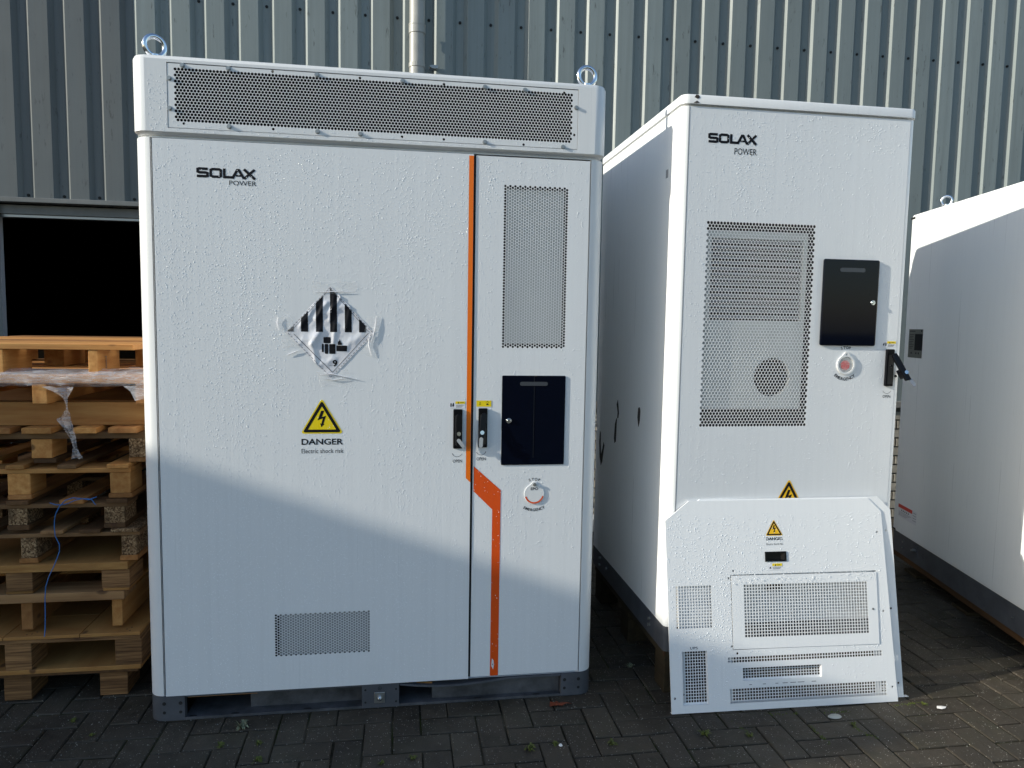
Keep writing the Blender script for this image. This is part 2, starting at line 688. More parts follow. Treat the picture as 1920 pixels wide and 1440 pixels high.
def logo(parent, x0, x1, z0, z1, px0, px1, pz0, pz1, y):
    mb = MB()
    W = x1 - x0
    H = z1 - z0
    t = H * .26

    def T(pts):
        return [(x0 + a * W, z0 + t / 2 + b * (H - t)) for a, b in pts]
    stroke(mb, T([(.185, 1), (.04, 1), (.015, .93), (.015, .58), (.04, .5), (.155, .5), (.18, .43), (.18, .07), (.155, 0), (0, 0)]), t, y)
    stroke(mb, T([(.265, 0), (.375, 0), (.405, .12), (.405, .88), (.375, 1), (.265, 1), (.235, .88), (.235, .12)]), t, y, True)
    stroke(mb, T([(.465, 1.15), (.465, 0), (.60, 0)]), t, y)
    stroke(mb, T([(.60, -.15), (.685, 1), (.715, 1), (.80, -.15)]), t, y)
    stroke(mb, T([(.66, .25), (.75, .25)]), t * .7, y + .0001)
    stroke(mb, T([(.80, 1.15), (.99, -.15)]), t * 1.05, y - .0001)
    stroke(mb, T([(.985, 1.15), (.905, .62)]), t * .95, y)
    stroke(mb, T([(.80, -.15), (.875, .40)]), t * .95, y)
    text(mb, 'POWER', px0, px1, pz0, pz1, y, 0)
    return mb.build('brand_lettering', 'ink', parent)


def warning_triangle(parent, cx, zt, zb, hw, y, mat='yellow', name='warning_triangle', clip=None):
    """yellow triangle, black border, lightning arrow"""
    cz = zb + (zt - zb) / 3
    H = zt - zb

    def tri(k, rr):
        out = []
        for (px, pz), a in (((cx + hw, zb), -30), ((cx, zt), 90), ((cx - hw, zb), 210)):
            qx, qz = cx + (px - cx) * k, cz + (pz - cz) * k
            dx, dz = cx - qx, cz - qz
            L = math.hypot(dx, dz)
            ox, oz = qx + dx / L * rr * 1.9, qz + dz / L * rr * 1.9
            for i in range(6):
                b = R(a - 58 + 116 * i / 5)
                out.append((ox + rr * math.cos(b), oz + rr * math.sin(b)))
        return out
    t = MB().poly(tri(1.0, H * .05), y - .0006).build(name, mat, parent)
    mb = MB()
    o, i = tri(.90, H * .04), tri(.66, H * .008)
    n = len(o)
    mb.add([(p[0], y - .0009, p[1]) for p in o] + [(p[0], y - .0009, p[1]) for p in i], [(q, (q + 1) % n, (q + 1) % n + n, q + n) for q in range(n)])
    L = [(-.02, .62), (.055, .62), (.0, .44), (.10, .475), (.035, .24), (.06, .245), (-.015, .15), (-.045, .262), (-.015, .25), (.02, .40), (-.105, .345)]
    L = [(cx + a * H * 1.15, zb + (b + .03) * H) for a, b in L]
    vs, es, fs, ov, oe, of = delaunay_2d_cdt([Vector(p) for p in L], [], [list(range(len(L)))], 1, 1e-7)
    mb.add([(p[0], y - .0009, p[1]) for p in vs], fs)
    mb.build('warning_symbol', 'ink', t)
    return t


def drops(parent, regions, n, rmin, rmax, seed, excl=(), name='water_drops', streak=1.0):
    """thousands of small rain beads on a panel, joined into one part"""
    rg = np.random.default_rng(seed)
    K = 6
    allv, allf = [], []
    tot = sum((r[1] - r[0]) * (r[3] - r[2]) * r[5] for r in regions)
    off = 0
    for (x0, x1, z0, z1, y, wgt) in regions:
        m = int(n * (x1 - x0) * (z1 - z0) * wgt / tot)
        x = rg.uniform(x0, x1, m)
        z = rg.uniform(z0, z1, m)
        ph = rg.uniform(0, 6.28, 6)
        d = .60 + streak * (.16 * np.sin(x * 23 + ph[0] + .6 * np.sin(z * 3)) + .2 * np.sin(x * 61 + ph[1] + .4 * np.sin(z * 2 + 1)) + .12 * np.sin(x * 137 + ph[2])) + .1 * np.sin(z * 7 + ph[3] + 2 * np.sin(x * 3))
        k = rg.uniform(0, 1, m) < d
        for (a, b, c, e) in excl:
            k &= ~((x > a) & (x < b) & (z > c) & (z < e))
        x, z = x[k], z[k]
        m = len(x)
        r = rmin + (rmax - rmin) * rg.power(.42, m) * rg.uniform(.4, 1, m)
        el = rg.uniform(1.0, 1.35, m)
        a = np.arange(K) * 2 * np.pi / K
        V = np.zeros((m, 2 * K + 1, 3))
        for kk, (q, h) in enumerate(((1.0, 0), (.72, .36))):
            V[:, kk * K:(kk + 1) * K, 0] = x[:, None] + q * r[:, None] * np.cos(a)
            V[:, kk * K:(kk + 1) * K, 2] = z[:, None] + q * (r * el)[:, None] * np.sin(a)
            V[:, kk * K:(kk + 1) * K, 1] = y - h * .82 * r[:, None]
        V[:, 2 * K] = np.stack([x, y - .40 * r, z - .1 * r], 1)
        base = np.arange(m)[:, None] * (2 * K + 1) + off
        i = np.arange(K)
        j = (i + 1) % K
        T = [np.stack([base + i, base + j, base + K + j], -1), np.stack([base + i, base + K + j, base + K + i], -1), np.stack([base + K + i, base + K + j, np.broadcast_to(base + 2 * K, (m, K))], -1)]
        allv.append(V.reshape(-1, 3))
        allf.append(np.concatenate([t.reshape(-1, 3) for t in T]))
        off += m * (2 * K + 1)
    v = np.concatenate(allv)
    f = np.concatenate(allf).astype(np.int32)
    me = D.meshes.new(name)
    me.vertices.add(len(v))
    me.vertices.foreach_set('co', v.ravel())
    me.loops.add(f.size)
    me.loops.foreach_set('vertex_index', f.ravel())
    me.polygons.add(len(f))
    me.polygons.foreach_set('loop_start', np.arange(len(f), dtype=np.int32) * 3)
    me.polygons.foreach_set('use_smooth', np.ones(len(f), bool))
    me.update()
    me.validate()
    me.materials.append(M['drop'])
    o = D.objects.new(name, me)
    COL.objects.link(o)
    o.parent = parent
    o['kind'] = 'stuff'
    return o


# =================================================================== GROUND
g = MB()
g.add([(-150, -150, -.0055), (150, -150, -.0055), (150, 150, -.0055), (-150, 150, -.0055)], [(0, 1, 2, 3)])
ground = g.build('ground', 'joint', kind='structure')

PW, PL, GAP = .0955, .191, .0052
paver_meshes = []
for k in range(8):
    bm = bmesh.new()
    bmesh.ops.create_cube(bm, size=1)
    for v in bm.verts:
        v.co.x *= (PL - GAP)
        v.co.y *= (PW - GAP)
        v.co.z *= .05
        if v.co.z > 0:
            v.co.x += random.uniform(-.0012, .0012)
            v.co.y += random.uniform(-.0012, .0012)
            v.co.z += random.uniform(-.0008, .0008)
    top = [e for e in bm.edges if all(v.co.z > 0 for v in e.verts)]
    bmesh.ops.bevel(bm, geom=top, offset=.0045, segments=2, affect='EDGES', profile=.5)
    me = D.meshes.new('paving_brick')
    bm.to_mesh(me)
    bm.free()
    me.materials.append(M['paver'])
    paver_meshes.append(me)

pavement = D.objects.new('pavement', None)
COL.objects.link(pavement)
pavement['kind'] = 'structure'
cells = []
for i in range(-20, 52):
    for j in range(-30, 26):
        k = (i - j) % 4
        if k == 0:
            cells.append(((i + 1) * PW, (j + .5) * PW, 0))
        elif k == 3:
            cells.append(((i + .5) * PW, (j + 1) * PW, 1))


def seen(x, y):
    if -.85 < x < 3.95 and -.72 < y < .0:
        dx, dy = x - .8842, y + 2.5141
        return -.62 < dx / dy < 1.05
    if 1.58 < x < 1.92 and y < 1.0 and y > -.1:
        return True
    if 2.72 < x < 3.75 and y < 1.05 and y > -.1:
        return True
    if -.75 < x < .06 and -.1 < y < .3:
        return True
    return False


rest = MB()
near = []
tmpl = {}
for (x, y, o) in cells:
    if not (-1.6 < x < 4.8 and -2.6 < y < 2.2):
        continue
    if seen(x, y):
        near.append((x, y, o))
    else:
        w2, h2 = ((PL - GAP) / 2, (PW - GAP) / 2) if o == 0 else ((PW - GAP) / 2, (PL - GAP) / 2)
        z = random.uniform(-.0015, .0015)
        rest.box(x - w2, x + w2, y - h2, y + h2, -.05, z)
near.sort(key=lambda c: (c[0] - .88) ** 2 + (c[1] + 2.5) ** 2)
for i, (x, y, o) in enumerate(near):
    if i >= 298:
        w2, h2 = ((PL - GAP) / 2, (PW - GAP) / 2) if o == 0 else ((PW - GAP) / 2, (PL - GAP) / 2)
        rest.box(x - w2, x + w2, y - h2, y + h2, -.05, random.uniform(-.0015, .0015))
        continue
    b = D.objects.new('paving_brick', random.choice(paver_meshes))
    b.location = (x + random.uniform(-.0012, .0012), y + random.uniform(-.0012, .0012), -.025 + random.uniform(-.002, .002))
    b.rotation_euler = (random.uniform(-.008, .008), random.uniform(-.008, .008), (0 if o == 0 else math.pi / 2) + random.uniform(-.009, .009))
    COL.objects.link(b)
    b.parent = pavement
rest.build('paving_bricks', 'paver', pavement, kind='stuff')

# fine grit scattered over the paving
gr = MB()
rg = random.Random(5)
for i in range(1500):
    x, y = rg.uniform(-.8, 3.9), rg.uniform(-.7, .5)
    if not seen(x, y):
        continue
    r = rg.choice((.0008, .001, .0012, .0016, .0022))
    z = .0006
    a = rg.uniform(0, 3)
    gr.add([(x + r * math.cos(a), y + r * math.sin(a), z), (x + r * math.cos(a + 2), y + r * math.sin(a + 2), z), (x + r * math.cos(a + 4.2), y + r * math.sin(a + 4.2), z), (x, y, z + r)], [(0, 1, 3), (1, 2, 3), (2, 0, 3)])
gr.build('grit', 'pebble', kind='stuff')

# =================================================================== WAREHOUSE WALL
WY = 2.2
wh = thing('warehouse', 'grey green ribbed metal warehouse wall with dark open doorway and pale brick plinth', 'building', (2, WY, 0))


def wx(mb):     # everything in world coordinates, shift to the empty
    mb.v = [(x - 2, y - WY, z) for x, y, z in mb.v]
    return mb


PITCH, X0R = .195, .316     # left edge of a crest
CR, SL, DP = .102, .024, .027


def sheet(k0, k1, z0, z1, mat, ztop=None):
    """corrugated sheet over ribs k0..k1-1"""
    xs = []
    for k in range(k0, k1):
        b = X0R + k * PITCH
        xs += [(b - SL, WY), (b, WY - DP), (b + CR, WY - DP), (b + CR + SL, WY)]
    lift = -.0025 * (k0 % 2)
    xs.append((X0R + k1 * PITCH - SL + .004, WY))
    xs = [(x, y + lift) for x, y in xs]
    mb = MB()
    n = len(xs)
    # slight dents along the height
    zs = [z0 + (z1 - z0) * i / 6 for i in range(7)]
    for z in zs:
        mb.add([(x, y, z) for x, y in xs], [])
    for j in range(6):
        for i in range(n - 1):
            mb.f.append((j * n + i, j * n + i + 1, (j + 1) * n + i + 1, (j + 1) * n + i))
    wx(mb).build('cladding_sheet', mat, wh)


DOOR_L, DOOR_R = -1.506, .62
for k0, k1, z0, mat in ((-30, -22, .861, 'clad_dark'), (-22, -15, .861, 'clad_dark'), (-15, -9, .861, 'clad_dark'), (-9, -5, 2.064, 'clad_dark'), (-5, 2, 2.064, 'clad'), (2, 7, .861, 'clad'), (7, 12, .861, 'clad'),
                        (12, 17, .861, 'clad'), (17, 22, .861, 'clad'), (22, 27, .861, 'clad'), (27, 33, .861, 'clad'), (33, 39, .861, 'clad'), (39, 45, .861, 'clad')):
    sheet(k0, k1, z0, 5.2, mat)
scr = MB().cyl((0, -.006, 0), .009, .006, 'y', 10).cyl((0, -.011, 0), .0055, .006, 'y', 6)
screw_me = None
spots = [(k, 3.258) for k in range(0, 28)] + [(k, 2.085) for k in range(-9, 1)] + [(k, 3.262) for k in range(-9, 0)] + [(12, 2.84)]
for k, z in spots:
    x = X0R + k * PITCH + CR + SL + (PITCH - CR - 2 * SL) * .5
    if screw_me is None:
        so = scr.build('cladding_screw', 'rubber', wh)
        screw_me = so.data
    else:
        so = D.objects.new('cladding_screw', screw_me)
        COL.objects.link(so)
        so.parent = wh
    so.location = (x - 2, 0, z)
# trims over the doorway
wx(MB().box(DOOR_L - .25, DOOR_R + .12, WY - .045, WY + .05, 2.038, 2.066)).build('drip_trim', 'trim', wh, bevel=.003)
wx(MB().box(DOOR_L - .25, DOOR_R + .12, WY + .02, WY + .10, 1.976, 2.03)).build('lintel', 'trim', wh, bevel=.003)
wx(MB().box(DOOR_L, DOOR_R, WY + .03, WY + .085, 1.958, 1.9755)).build('door_rail', 'zinc', wh, bevel=.002)
wx(MB().box(DOOR_L - .09, DOOR_L, WY - .02, WY + .14, 0, 1.975)).build('door_jamb', 'jamb', wh, bevel=.004)
wx(MB().box(DOOR_R, DOOR_R + .09, WY - .02, WY + .14, 0, 1.975)).build('door_jamb', 'jamb', wh, bevel=.004)
# dark hall behind the doorway
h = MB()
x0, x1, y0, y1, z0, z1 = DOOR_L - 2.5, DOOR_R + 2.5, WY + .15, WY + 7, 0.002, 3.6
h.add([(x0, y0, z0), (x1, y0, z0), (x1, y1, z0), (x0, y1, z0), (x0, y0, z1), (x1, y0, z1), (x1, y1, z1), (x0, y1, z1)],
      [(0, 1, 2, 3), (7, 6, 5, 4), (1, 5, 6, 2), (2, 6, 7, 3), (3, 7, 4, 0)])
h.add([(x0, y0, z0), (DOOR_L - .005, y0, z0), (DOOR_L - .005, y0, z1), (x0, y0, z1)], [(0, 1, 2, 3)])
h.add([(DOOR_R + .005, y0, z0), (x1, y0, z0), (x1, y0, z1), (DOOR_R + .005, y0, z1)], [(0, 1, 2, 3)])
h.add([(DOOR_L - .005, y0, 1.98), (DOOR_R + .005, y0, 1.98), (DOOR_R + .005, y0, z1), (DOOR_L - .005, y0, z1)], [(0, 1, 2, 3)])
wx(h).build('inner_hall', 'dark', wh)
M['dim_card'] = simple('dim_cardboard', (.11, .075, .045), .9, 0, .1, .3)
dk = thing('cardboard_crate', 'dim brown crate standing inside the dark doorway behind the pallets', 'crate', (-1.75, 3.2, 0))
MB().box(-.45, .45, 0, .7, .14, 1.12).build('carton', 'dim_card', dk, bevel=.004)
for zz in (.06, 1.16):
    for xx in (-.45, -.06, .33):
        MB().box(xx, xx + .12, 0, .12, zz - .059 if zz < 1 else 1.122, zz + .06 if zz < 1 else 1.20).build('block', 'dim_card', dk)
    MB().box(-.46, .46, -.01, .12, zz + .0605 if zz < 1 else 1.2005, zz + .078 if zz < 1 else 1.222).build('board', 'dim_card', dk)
# plinth: concrete cap, mortar bed, split faced bricks
wx(MB().box(DOOR_R + .10, 9.0, WY - .05, WY + .08, .814, .861)).build('plinth_cap', 'slab', wh, bevel=.004)
wx(MB().box(DOOR_R + .10, 9.0, WY - .002, WY + .08, 0, .813)).build('plinth_mortar', 'mortar', wh)
wx(MB().box(-5.6, DOOR_L - .095, WY - .02, WY + .08, 0, .861)).build('plinth_wall', 'slab', wh)
bm_variants = []
for k in range(5):
    bm = bmesh.new()
    bmesh.ops.create_cube(bm, size=1)
    bmesh.ops.subdivide_edges(bm, edges=[e for e in bm.edges], cuts=2, use_grid_fill=True)
    for v in bm.verts:
        fr = v.co.y < -.4
        v.co.x *= .192
        v.co.y *= .03
        v.co.z *= .053
        if fr:
            v.co.y += random.uniform(-.006, .004)
            v.co.x *= .985
            v.co.z *= .95
    me = D.meshes.new('plinth_brick')
    bm.to_mesh(me)
    bm.free()
    me.materials.append(M['plinth_brick'])
    bm_variants.append(me)
reststuff = MB()
for c in range(12):
    z = .0355 + c * .0655
    for k in range(0, 40):
        x = .85 + k * .205 + (.1025 if c % 2 else 0)
        if 1.85 < x < 2.65:
            b = D.objects.new('plinth_brick', bm_variants[(k * 3 + c) % 5])
            b.location = (x - 2, -.013, z)
            COL.objects.link(b)
            b.parent = wh
        elif x < 8.8:
            reststuff.box(x - .096 - 2, x + .096 - 2, -.022, 0, z - .0265, z + .0265)
reststuff.build('plinth_bricks', 'plinth_brick', wh, kind='stuff')

# downpipe on the wall
dp = thing('drainpipe', 'pale grey drainpipe with a socket joint running down the metal wall', 'drainpipe', (.975, WY - .105, 0))
MB().cyl((0, 0, .02), .0465, 3.13, 'z', 24).build('pipe', 'pipe', dp, 40)
MB().cyl((0, 0, 3.172), .0465, 2.0, 'z', 24).build('pipe', 'pipe', dp, 40)
MB().cyl((0, 0, 3.13), .0505, .052, 'z', 24).cyl((0, 0, 3.176), .052, .008, 'z', 24).build('pipe_socket', 'pipe', dp, 40)
MB().box(-.012, .012, .03, .105, 2.93, 2.955).cyl((0, 0, 2.93), .05, .025, 'z', 20).build('pipe_bracket', 'pipe', dp)
MB().box(.09, .13, .055, .071, 2.955, 2.975).cyl((.085, .05, 2.965), .006, .04, 'y', 8).build('pipe_clip', 'zinc', dp)

# workshop out of frame to the left whose roof edge shades the lower yard
wk = thing('workshop', 'low flat roofed grey workshop beyond the left edge of the yard', 'building', (-8.081, -2.318, 0), (0, 0, R(8.62)))
MB().box(-5, -.08, .08, 4.4, 0, 3.90).build('wall', 'render_grey', wk)
MB().box(-5.1, 0, 0, 4.5, 3.902, 4.083).build('roof', 'slab', wk)
MB().box(-3.2, -2.2, .05, .075, 1.0, 2.2).build('window', 'glass', wk)
MB().box(-1.7, -.8, .05, .075, 0, 2.1).build('door', 'trim', wk)

# white box at the foot of the plinth, seen between the cabinets
bx = MB().box(-.17, .17, -.11, .0, 0, .09)
o = bx.build('crate', 'jamb', None, bevel=.006, loc=(2.16, 2.15, .002))
tag(o, 'small white box on the ground by the brick plinth between the cabinets', 'box')

# =================================================================== CABINET 1
c1 = thing('battery_cabinet', 'large white battery cabinet with orange stripe, eye bolts and hazard placard', 'cabinet', (0, 0, 0), None, 'white battery cabinets in the yard')
XL, XR, DPT = .034, 1.594, .95
# body
o_full = rrect(XL, XR, 0, DPT, .052)
o_in = rrect(XL + .014, XR - .014, .014, DPT - .014, .04)
body = MB()
body.loft([ring(o_full, .089), ring(o_full, 1.956), ring(o_in, 1.957), ring(o_in, 1.972)], skip=(0,), cap_lo=True)
body.box(XL + .054, XL + .0545, 0, .10, .09, 1.955)
body.box(XR - .0545, XR - .054, 0, .10, .09, 1.955)
body.build('cabinet_body', 'white', c1, 35)
MB().box(XL + .055, XR - .055, .095, .10, .09, 1.955).build('inner_panel', 'cavity_dark', c1)
# door gaps: black seals
for a, b in ((.0885, .0935), (1.1275, 1.1375), (1.538, 1.5395)):
    MB().box(a, b, .012, .09, .09, 1.955).build('door_seal', 'rubber', c1)
# left door
vent = hexes(.458, .776, .215, .358, .0096, .00435, False)
left = MB().plate(rect(.0935, 1.1285, .089, 1.954), vent, -.0027, .0012, .05)
ld = left.build('door', 'door', c1)
MB().box(.470, .79, .016, .02, .205, .368).build('vent_backing', 'cavity', ld)
# right door
vent2 = hexes(1.239, 1.458, 1.302, 1.853, .0101, .00465, False)
rd = MB().plate(rect(1.137, 1.538, .0935, 1.951), vent2, 0, .0012, .05).build('door', 'door', c1)
MB().box(1.246, 1.452, .018, .022, 1.309, 1.846).build('vent_backing', 'unit', rd)
# stripes
MB().poly([(1.1122, .830), (1.1282, .815), (1.1282, 1.949), (1.1122, 1.949)], -.0033).build('orange_stripe', 'orange', ld)
MB().poly([(1.1405, .782), (1.2085, .714), (1.2085, .0945), (1.2385, .0945), (1.2385, .784), (1.1405, .872)][::1], -.0007).build('orange_stripe', 'orange_red', rd)
MB().poly([(1.213, .132), (1.220, .118), (1.223, .135), (1.221, .153), (1.215, .160)], -.0012).build('paint_chip', 'sticker', rd)
MB().poly([(1.2165, .136), (1.220, .133), (1.219, .142)], -.0015).build('scratch', 'ink', rd)
logo(ld, .228, .411, 1.836, 1.868, .328, .413, 1.815, 1.830, -.0033)
# danger sign
warning_triangle(ld, .6175, 1.115, .994, .071, -.0027)
t = MB()
text(t, 'DANGER', .549, .688, .955, .976, -.0033, .022)
text(t, 'Electric shock risk', .549, .689, .926, .941, -.0033)
t.build('warning_lettering', 'ink', ld)

# ---- hazard placard: wrinkled film diamond
PCX, PCZ, PHX, PHZ = .6475, 1.339, .147, .157
WR = [((.60, 1.385), (.635, 1.44), .004, .007), ((.655, 1.42), (.69, 1.47), .0035, .006), ((.588, 1.30), (.612, 1.345), .005, .010), ((.60, 1.235), (.585, 1.30), .004, .008),
      ((.55, 1.36), (.60, 1.43), .003, .008), ((.70, 1.36), (.715, 1.43), .003, .006), ((.645, 1.38), (.66, 1.46), .0028, .005), ((.655, 1.30), (.665, 1.37), .003, .006),
      ((.73, 1.25), (.69, 1.21), .003, .007), ((.62, 1.40), (.70, 1.43), .002, .010), ((.54, 1.30), (.60, 1.33), .002, .012), ((.69, 1.29), (.75, 1.33), .002, .012), ((.60, 1.22), (.66, 1.25), .002, .01)]


def wr(x, z):
    h = .0010 + .0006 * noise.noise((x * 38, z * 38, 3.1)) + .0003 * noise.noise((x * 110, z * 90, 7.7))
    for (ax, az), (bx, bz), amp, wd in WR:
        dx, dz = bx - ax, bz - az
        L2 = dx * dx + dz * dz
        tt = max(0, min(1, ((x - ax) * dx + (z - az) * dz) / L2))
        q = math.hypot(x - ax - tt * dx, z - az - tt * dz + .003 * math.sin(x * 200))
        h += amp * math.exp(-(q / wd) ** 2)
    return max(.0004, h)


def film_poly(mb, pts, step, lift):
    x0, x1 = min(p[0] for p in pts), max(p[0] for p in pts)
    z0, z1 = min(p[1] for p in pts), max(p[1] for p in pts)
    n = len(pts)
    P = []
    E_ = []
    for i in range(n):          # subdivide the rim
        a, b = Vector(pts[i]), Vector(pts[(i + 1) % n])
        k = max(1, int((b - a).length / step))
        for q in range(k):
            P.append(a.lerp(b, q / k))
    m = len(P)
    E_ = [(i, (i + 1) % m) for i in range(m)]
    nx, nz = int((x1 - x0) / step), int((z1 - z0) / step)
    poly = [Vector(p) for p in pts]

    def inside(q):
        c = False
        for i in range(n):
            a, b = poly[i], poly[i - 1]
            if (a.y > q.y) != (b.y > q.y) and q.x < (b.x - a.x) * (q.y - a.y) / (b.y - a.y) + a.x:
                c = not c
        return c
    for i in range(1, nx):
        for j in range(1, nz):
            q = Vector((x0 + (i + .5 * (j % 2)) * step, z0 + j * step))
            if inside(q):
                P.append(q)
    vs, es, fs, *_ = delaunay_2d_cdt(P, E_, [], 1, 1e-7)
    mb.add([(p[0], -.0029 - lift - wr(p[0], p[1]), p[1]) for p in vs], fs)


pl = MB()
film_poly(pl, [(PCX, PCZ - PHZ), (PCX + PHX, PCZ), (PCX, PCZ + PHZ), (PCX - PHX, PCZ)], .0045, 0)
placard = pl.build('hazard_placard', 'placard', c1, 60)


def dia(k):
    return PHX * k, PHZ * k


bars = MB()
for bx0 in (-.1315, -.085, -.036, .0105, .059, .1065):
    b0, b1 = PCX + bx0 - .0115, PCX + bx0 + .0115
    top = lambda x: PCZ + .951 * (PHZ) * (1 - abs(x - PCX) / (PHX * .951))
    zz0, zz1 = top(b0), top(b1)
    zz0, zz1 = max(zz0, PCZ + .003), max(zz1, PCZ + .003)
    pts = [(b0, PCZ + .002), (b1, PCZ + .002), (b1, zz1)]
    if b0 < PCX < b1:
        pts.append((PCX, top(PCX)))
    pts.append((b0, zz0))
    film_poly(bars, pts, .0045, .0005)
bars.build('placard_bars', 'ink', placard, 60)
ln = MB()


def film_line(a, b, wd):
    a, b = Vector(a), Vector(b)
    k = max(1, int((b - a).length / .004))
    nn = (b - a).normalized()
    nn = Vector((-nn.y, nn.x)) * wd / 2
    pv = []
    for i in range(k + 1):
        p = a.lerp(b, i / k)
        for q in (p + nn, p - nn):
            pv.append((q.x, -.0029 - .0006 - wr(q.x, q.y), q.y))
    ln.add(pv, [(2 * i + 1, 2 * i + 3, 2 * i + 2, 2 * i) for i in range(k)])


ix, iz = dia(.86)
film_line((PCX - ix + .006, PCZ - .006), (PCX + .006, PCZ - iz), .0016)
film_line((PCX + .006, PCZ - iz), (PCX + ix, PCZ), .0016)
film_line((PCX - ix, PCZ + .006), (PCX - .012, PCZ + iz), .0012)
film_line((PCX + .012, PCZ + iz), (PCX + ix, PCZ + .004), .0012)
ox_, oz_ = dia(.965)
for sgx, sgz in ((-1, -1), (1, -1), (-1, 1), (1, 1)):
    for q in range(0, 17):
        t0, t1 = q / 17, (q + .58) / 17
        film_line((PCX + sgx * ox_ * t0, PCZ + sgz * oz_ * (1 - t0)), (PCX + sgx * ox_ * t1, PCZ + sgz * oz_ * (1 - t1)), .0014)
film_line((PCX - .006, PCZ - iz * .83), (PCX + .012, PCZ - iz * .83), .0008)
text(ln, '9', PCX + .0065, PCX + .0225, 1.2235, 1.2465, -.0035, .03, wr)
ln.build('placard_print', 'ink', placard)
# battery pictogram on the placard
ic = MB()
for x, z, w_, h_ in ((.636, 1.3135, .0235, .021), (.622, 1.2868, .0062, .0285), (.6342, 1.2838, .0115, .0335), (.6535, 1.2838, .0205, .0335), (.6845, 1.286, .036, .0195)):
    film_poly(ic, rpoly(x - w_ / 2, x + w_ / 2, z - h_ / 2, z + h_ / 2, .0025, 3), .005, .0007)
film_poly(ic, [(.671, 1.2975), (.685, 1.2975), (.686, 1.306), (.683, 1.304), (.681, 1.310), (.678, 1.318), (.675, 1.309), (.672, 1.311)], .004, .0008)
ic.build('battery_pictogram', 'ink', placard)
for pts in ([(.585, 1.468), (.735, 1.470), (.737, 1.513), (.590, 1.512)], [(.488, 1.28), (.55, 1.30), (.515, 1.40), (.485, 1.39)], [(.75, 1.27), (.805, 1.25), (.812, 1.40), (.768, 1.395)],
            [(.61, 1.155), (.72, 1.165), (.705, 1.215), (.60, 1.205)]):
    tp = MB()
    film_poly(tp, pts, .006, .0016)
    tp.build('clear_tape', 'tape', placard, 60)
for pts in ([(.503, 1.262), (.525, 1.270), (.545, 1.278)], [(.800, 1.397), (.797, 1.36), (.789, 1.325), (.782, 1.305)], [(.778, 1.335), (.774, 1.30), (.784, 1.262)], [(.612, 1.196), (.65, 1.199), (.69, 1.190), (.74, 1.180)],
            [(.478, 1.390), (.474, 1.37), (.480, 1.345)], [(.60, 1.475), (.66, 1.477), (.715, 1.478)], [(.628, 1.183), (.66, 1.178), (.70, 1.184)]):
    MB().tube([(x, -.0068, z) for x, z in pts], [.0006] + [.0016] * (len(pts) - 2) + [.0006], 6).build('tape_crease', 'sticker', placard, 60)

# ---- right door fittings
win = MB().prism(rpoly(1.2375, 1.467, .875, 1.196, .004), -.0036, -.0005).build('display_window', 'glass', c1, bevel=.0018)
MB().poly(rpoly(1.301, 1.402, 1.160, 1.174, .0068), -.0047).build('window_slot', 'slot', win)
MB().cyl((1.263, -.0075, 1.035), .0095, .004, 'y', 20).cyl((1.263, -.0095, 1.035), .006, .003, 'y', 16).build('window_lock', 'steel', win, 40, .0008)
MB().box(1.3522, 1.3538, -.0045, -.0043, .90, 1.195).build('water_run', 'water_run', win)


def handle(parent, x, z0, z1, tilt, swing, sun_gap=0., flap=-30):
    """swing handle: black dish, lever, key barrel, silver key flap"""
    W_ = .016
    zc = (z0 + z1) / 2
    hd = MB().box(-W_, W_, -.009, -.0006, z0 - zc, z1 - zc).build('door_handle', 'black', parent, bevel=.003, loc=(x, 0, zc))
    MB().box(-.011, .011, -.0097, -.0091, -.058, .048).build('handle_dish', 'rubber', hd)
    H = z1 - z0
    lv = MB().prism([(-.009, -.105), (.009, -.105), (.0115, -.02), (.010, 0), (.004, .008), (-.004, .008), (-.010, 0), (-.0115, -.02)], -.007, 0)
    lv.box(-.004, .004, .0001, .008, -.006, .004)
    lo = lv.build('handle_lever', 'black', hd, bevel=.0025, loc=(.003, -.0092, H / 2 - .024), rot=(R(-tilt), R(-swing), 0))
    kb = MB().cyl((0, -.002, 0), .0072, .004, 'y', 18)
    m = Matrix.Rotation(R(-swing), 3, 'Y') @ Matrix.Rotation(R(-tilt), 3, 'X')
    p = m @ Vector((0, -.008, -.062)) + Vector((.003, -.0092, H / 2 - .024))
    kb.build('key_barrel', 'steel', hd, 40, loc=p, rot=(R(-tilt), R(-swing), 0))
    p = m @ Vector((-.001, -.0105, -.085)) + Vector((.003, -.0092, H / 2 - .024))
    MB().prism(rpoly(-.0065, .0065, -.030, .006, .0062), -.0012, .0012).build('key_flap', 'flap', hd, loc=p, rot=(0, R(flap), 0))
    return hd


handle(c1, 1.082, .937, 1.077, 3, 0, flap=-38)
handle(c1, 1.1705, .940, 1.080, 9, -7, flap=3)
# small stickers over the handles
st = MB().poly(rect(1.051, 1.107, 1.080, 1.105), -.0033).build('caution_sticker', 'sticker', ld)
MB().poly(rect(1.073, 1.1065, 1.0955, 1.1042), -.0036).build('sticker_band', 'yellow', st)
q = MB()
text(q, '!', 1.0835, 1.0845, 1.097, 1.1025, -.0038)
q.add([(1.081, -.0037, 1.0968), (1.087, -.0037, 1.0968), (1.084, -.0037, 1.103)], [(0, 1, 2)])
for k in range(3):
    q.poly(rect(1.0755, 1.103 - k * .004, 1.0905 - k * .0035, 1.0917 - k * .0035), -.0036)
q.poly(rpoly(1.0555, 1.0595, 1.085, 1.098, .0015, 3), -.0036)
q.poly([(1.062, 1.0885), (1.065, 1.084), (1.068, 1.090), (1.067, 1.100), (1.064, 1.097)], -.0036)
q.poly(rect(1.090, 1.102, 1.099, 1.1008), -.0038)
q.build('sticker_print', 'ink', st)
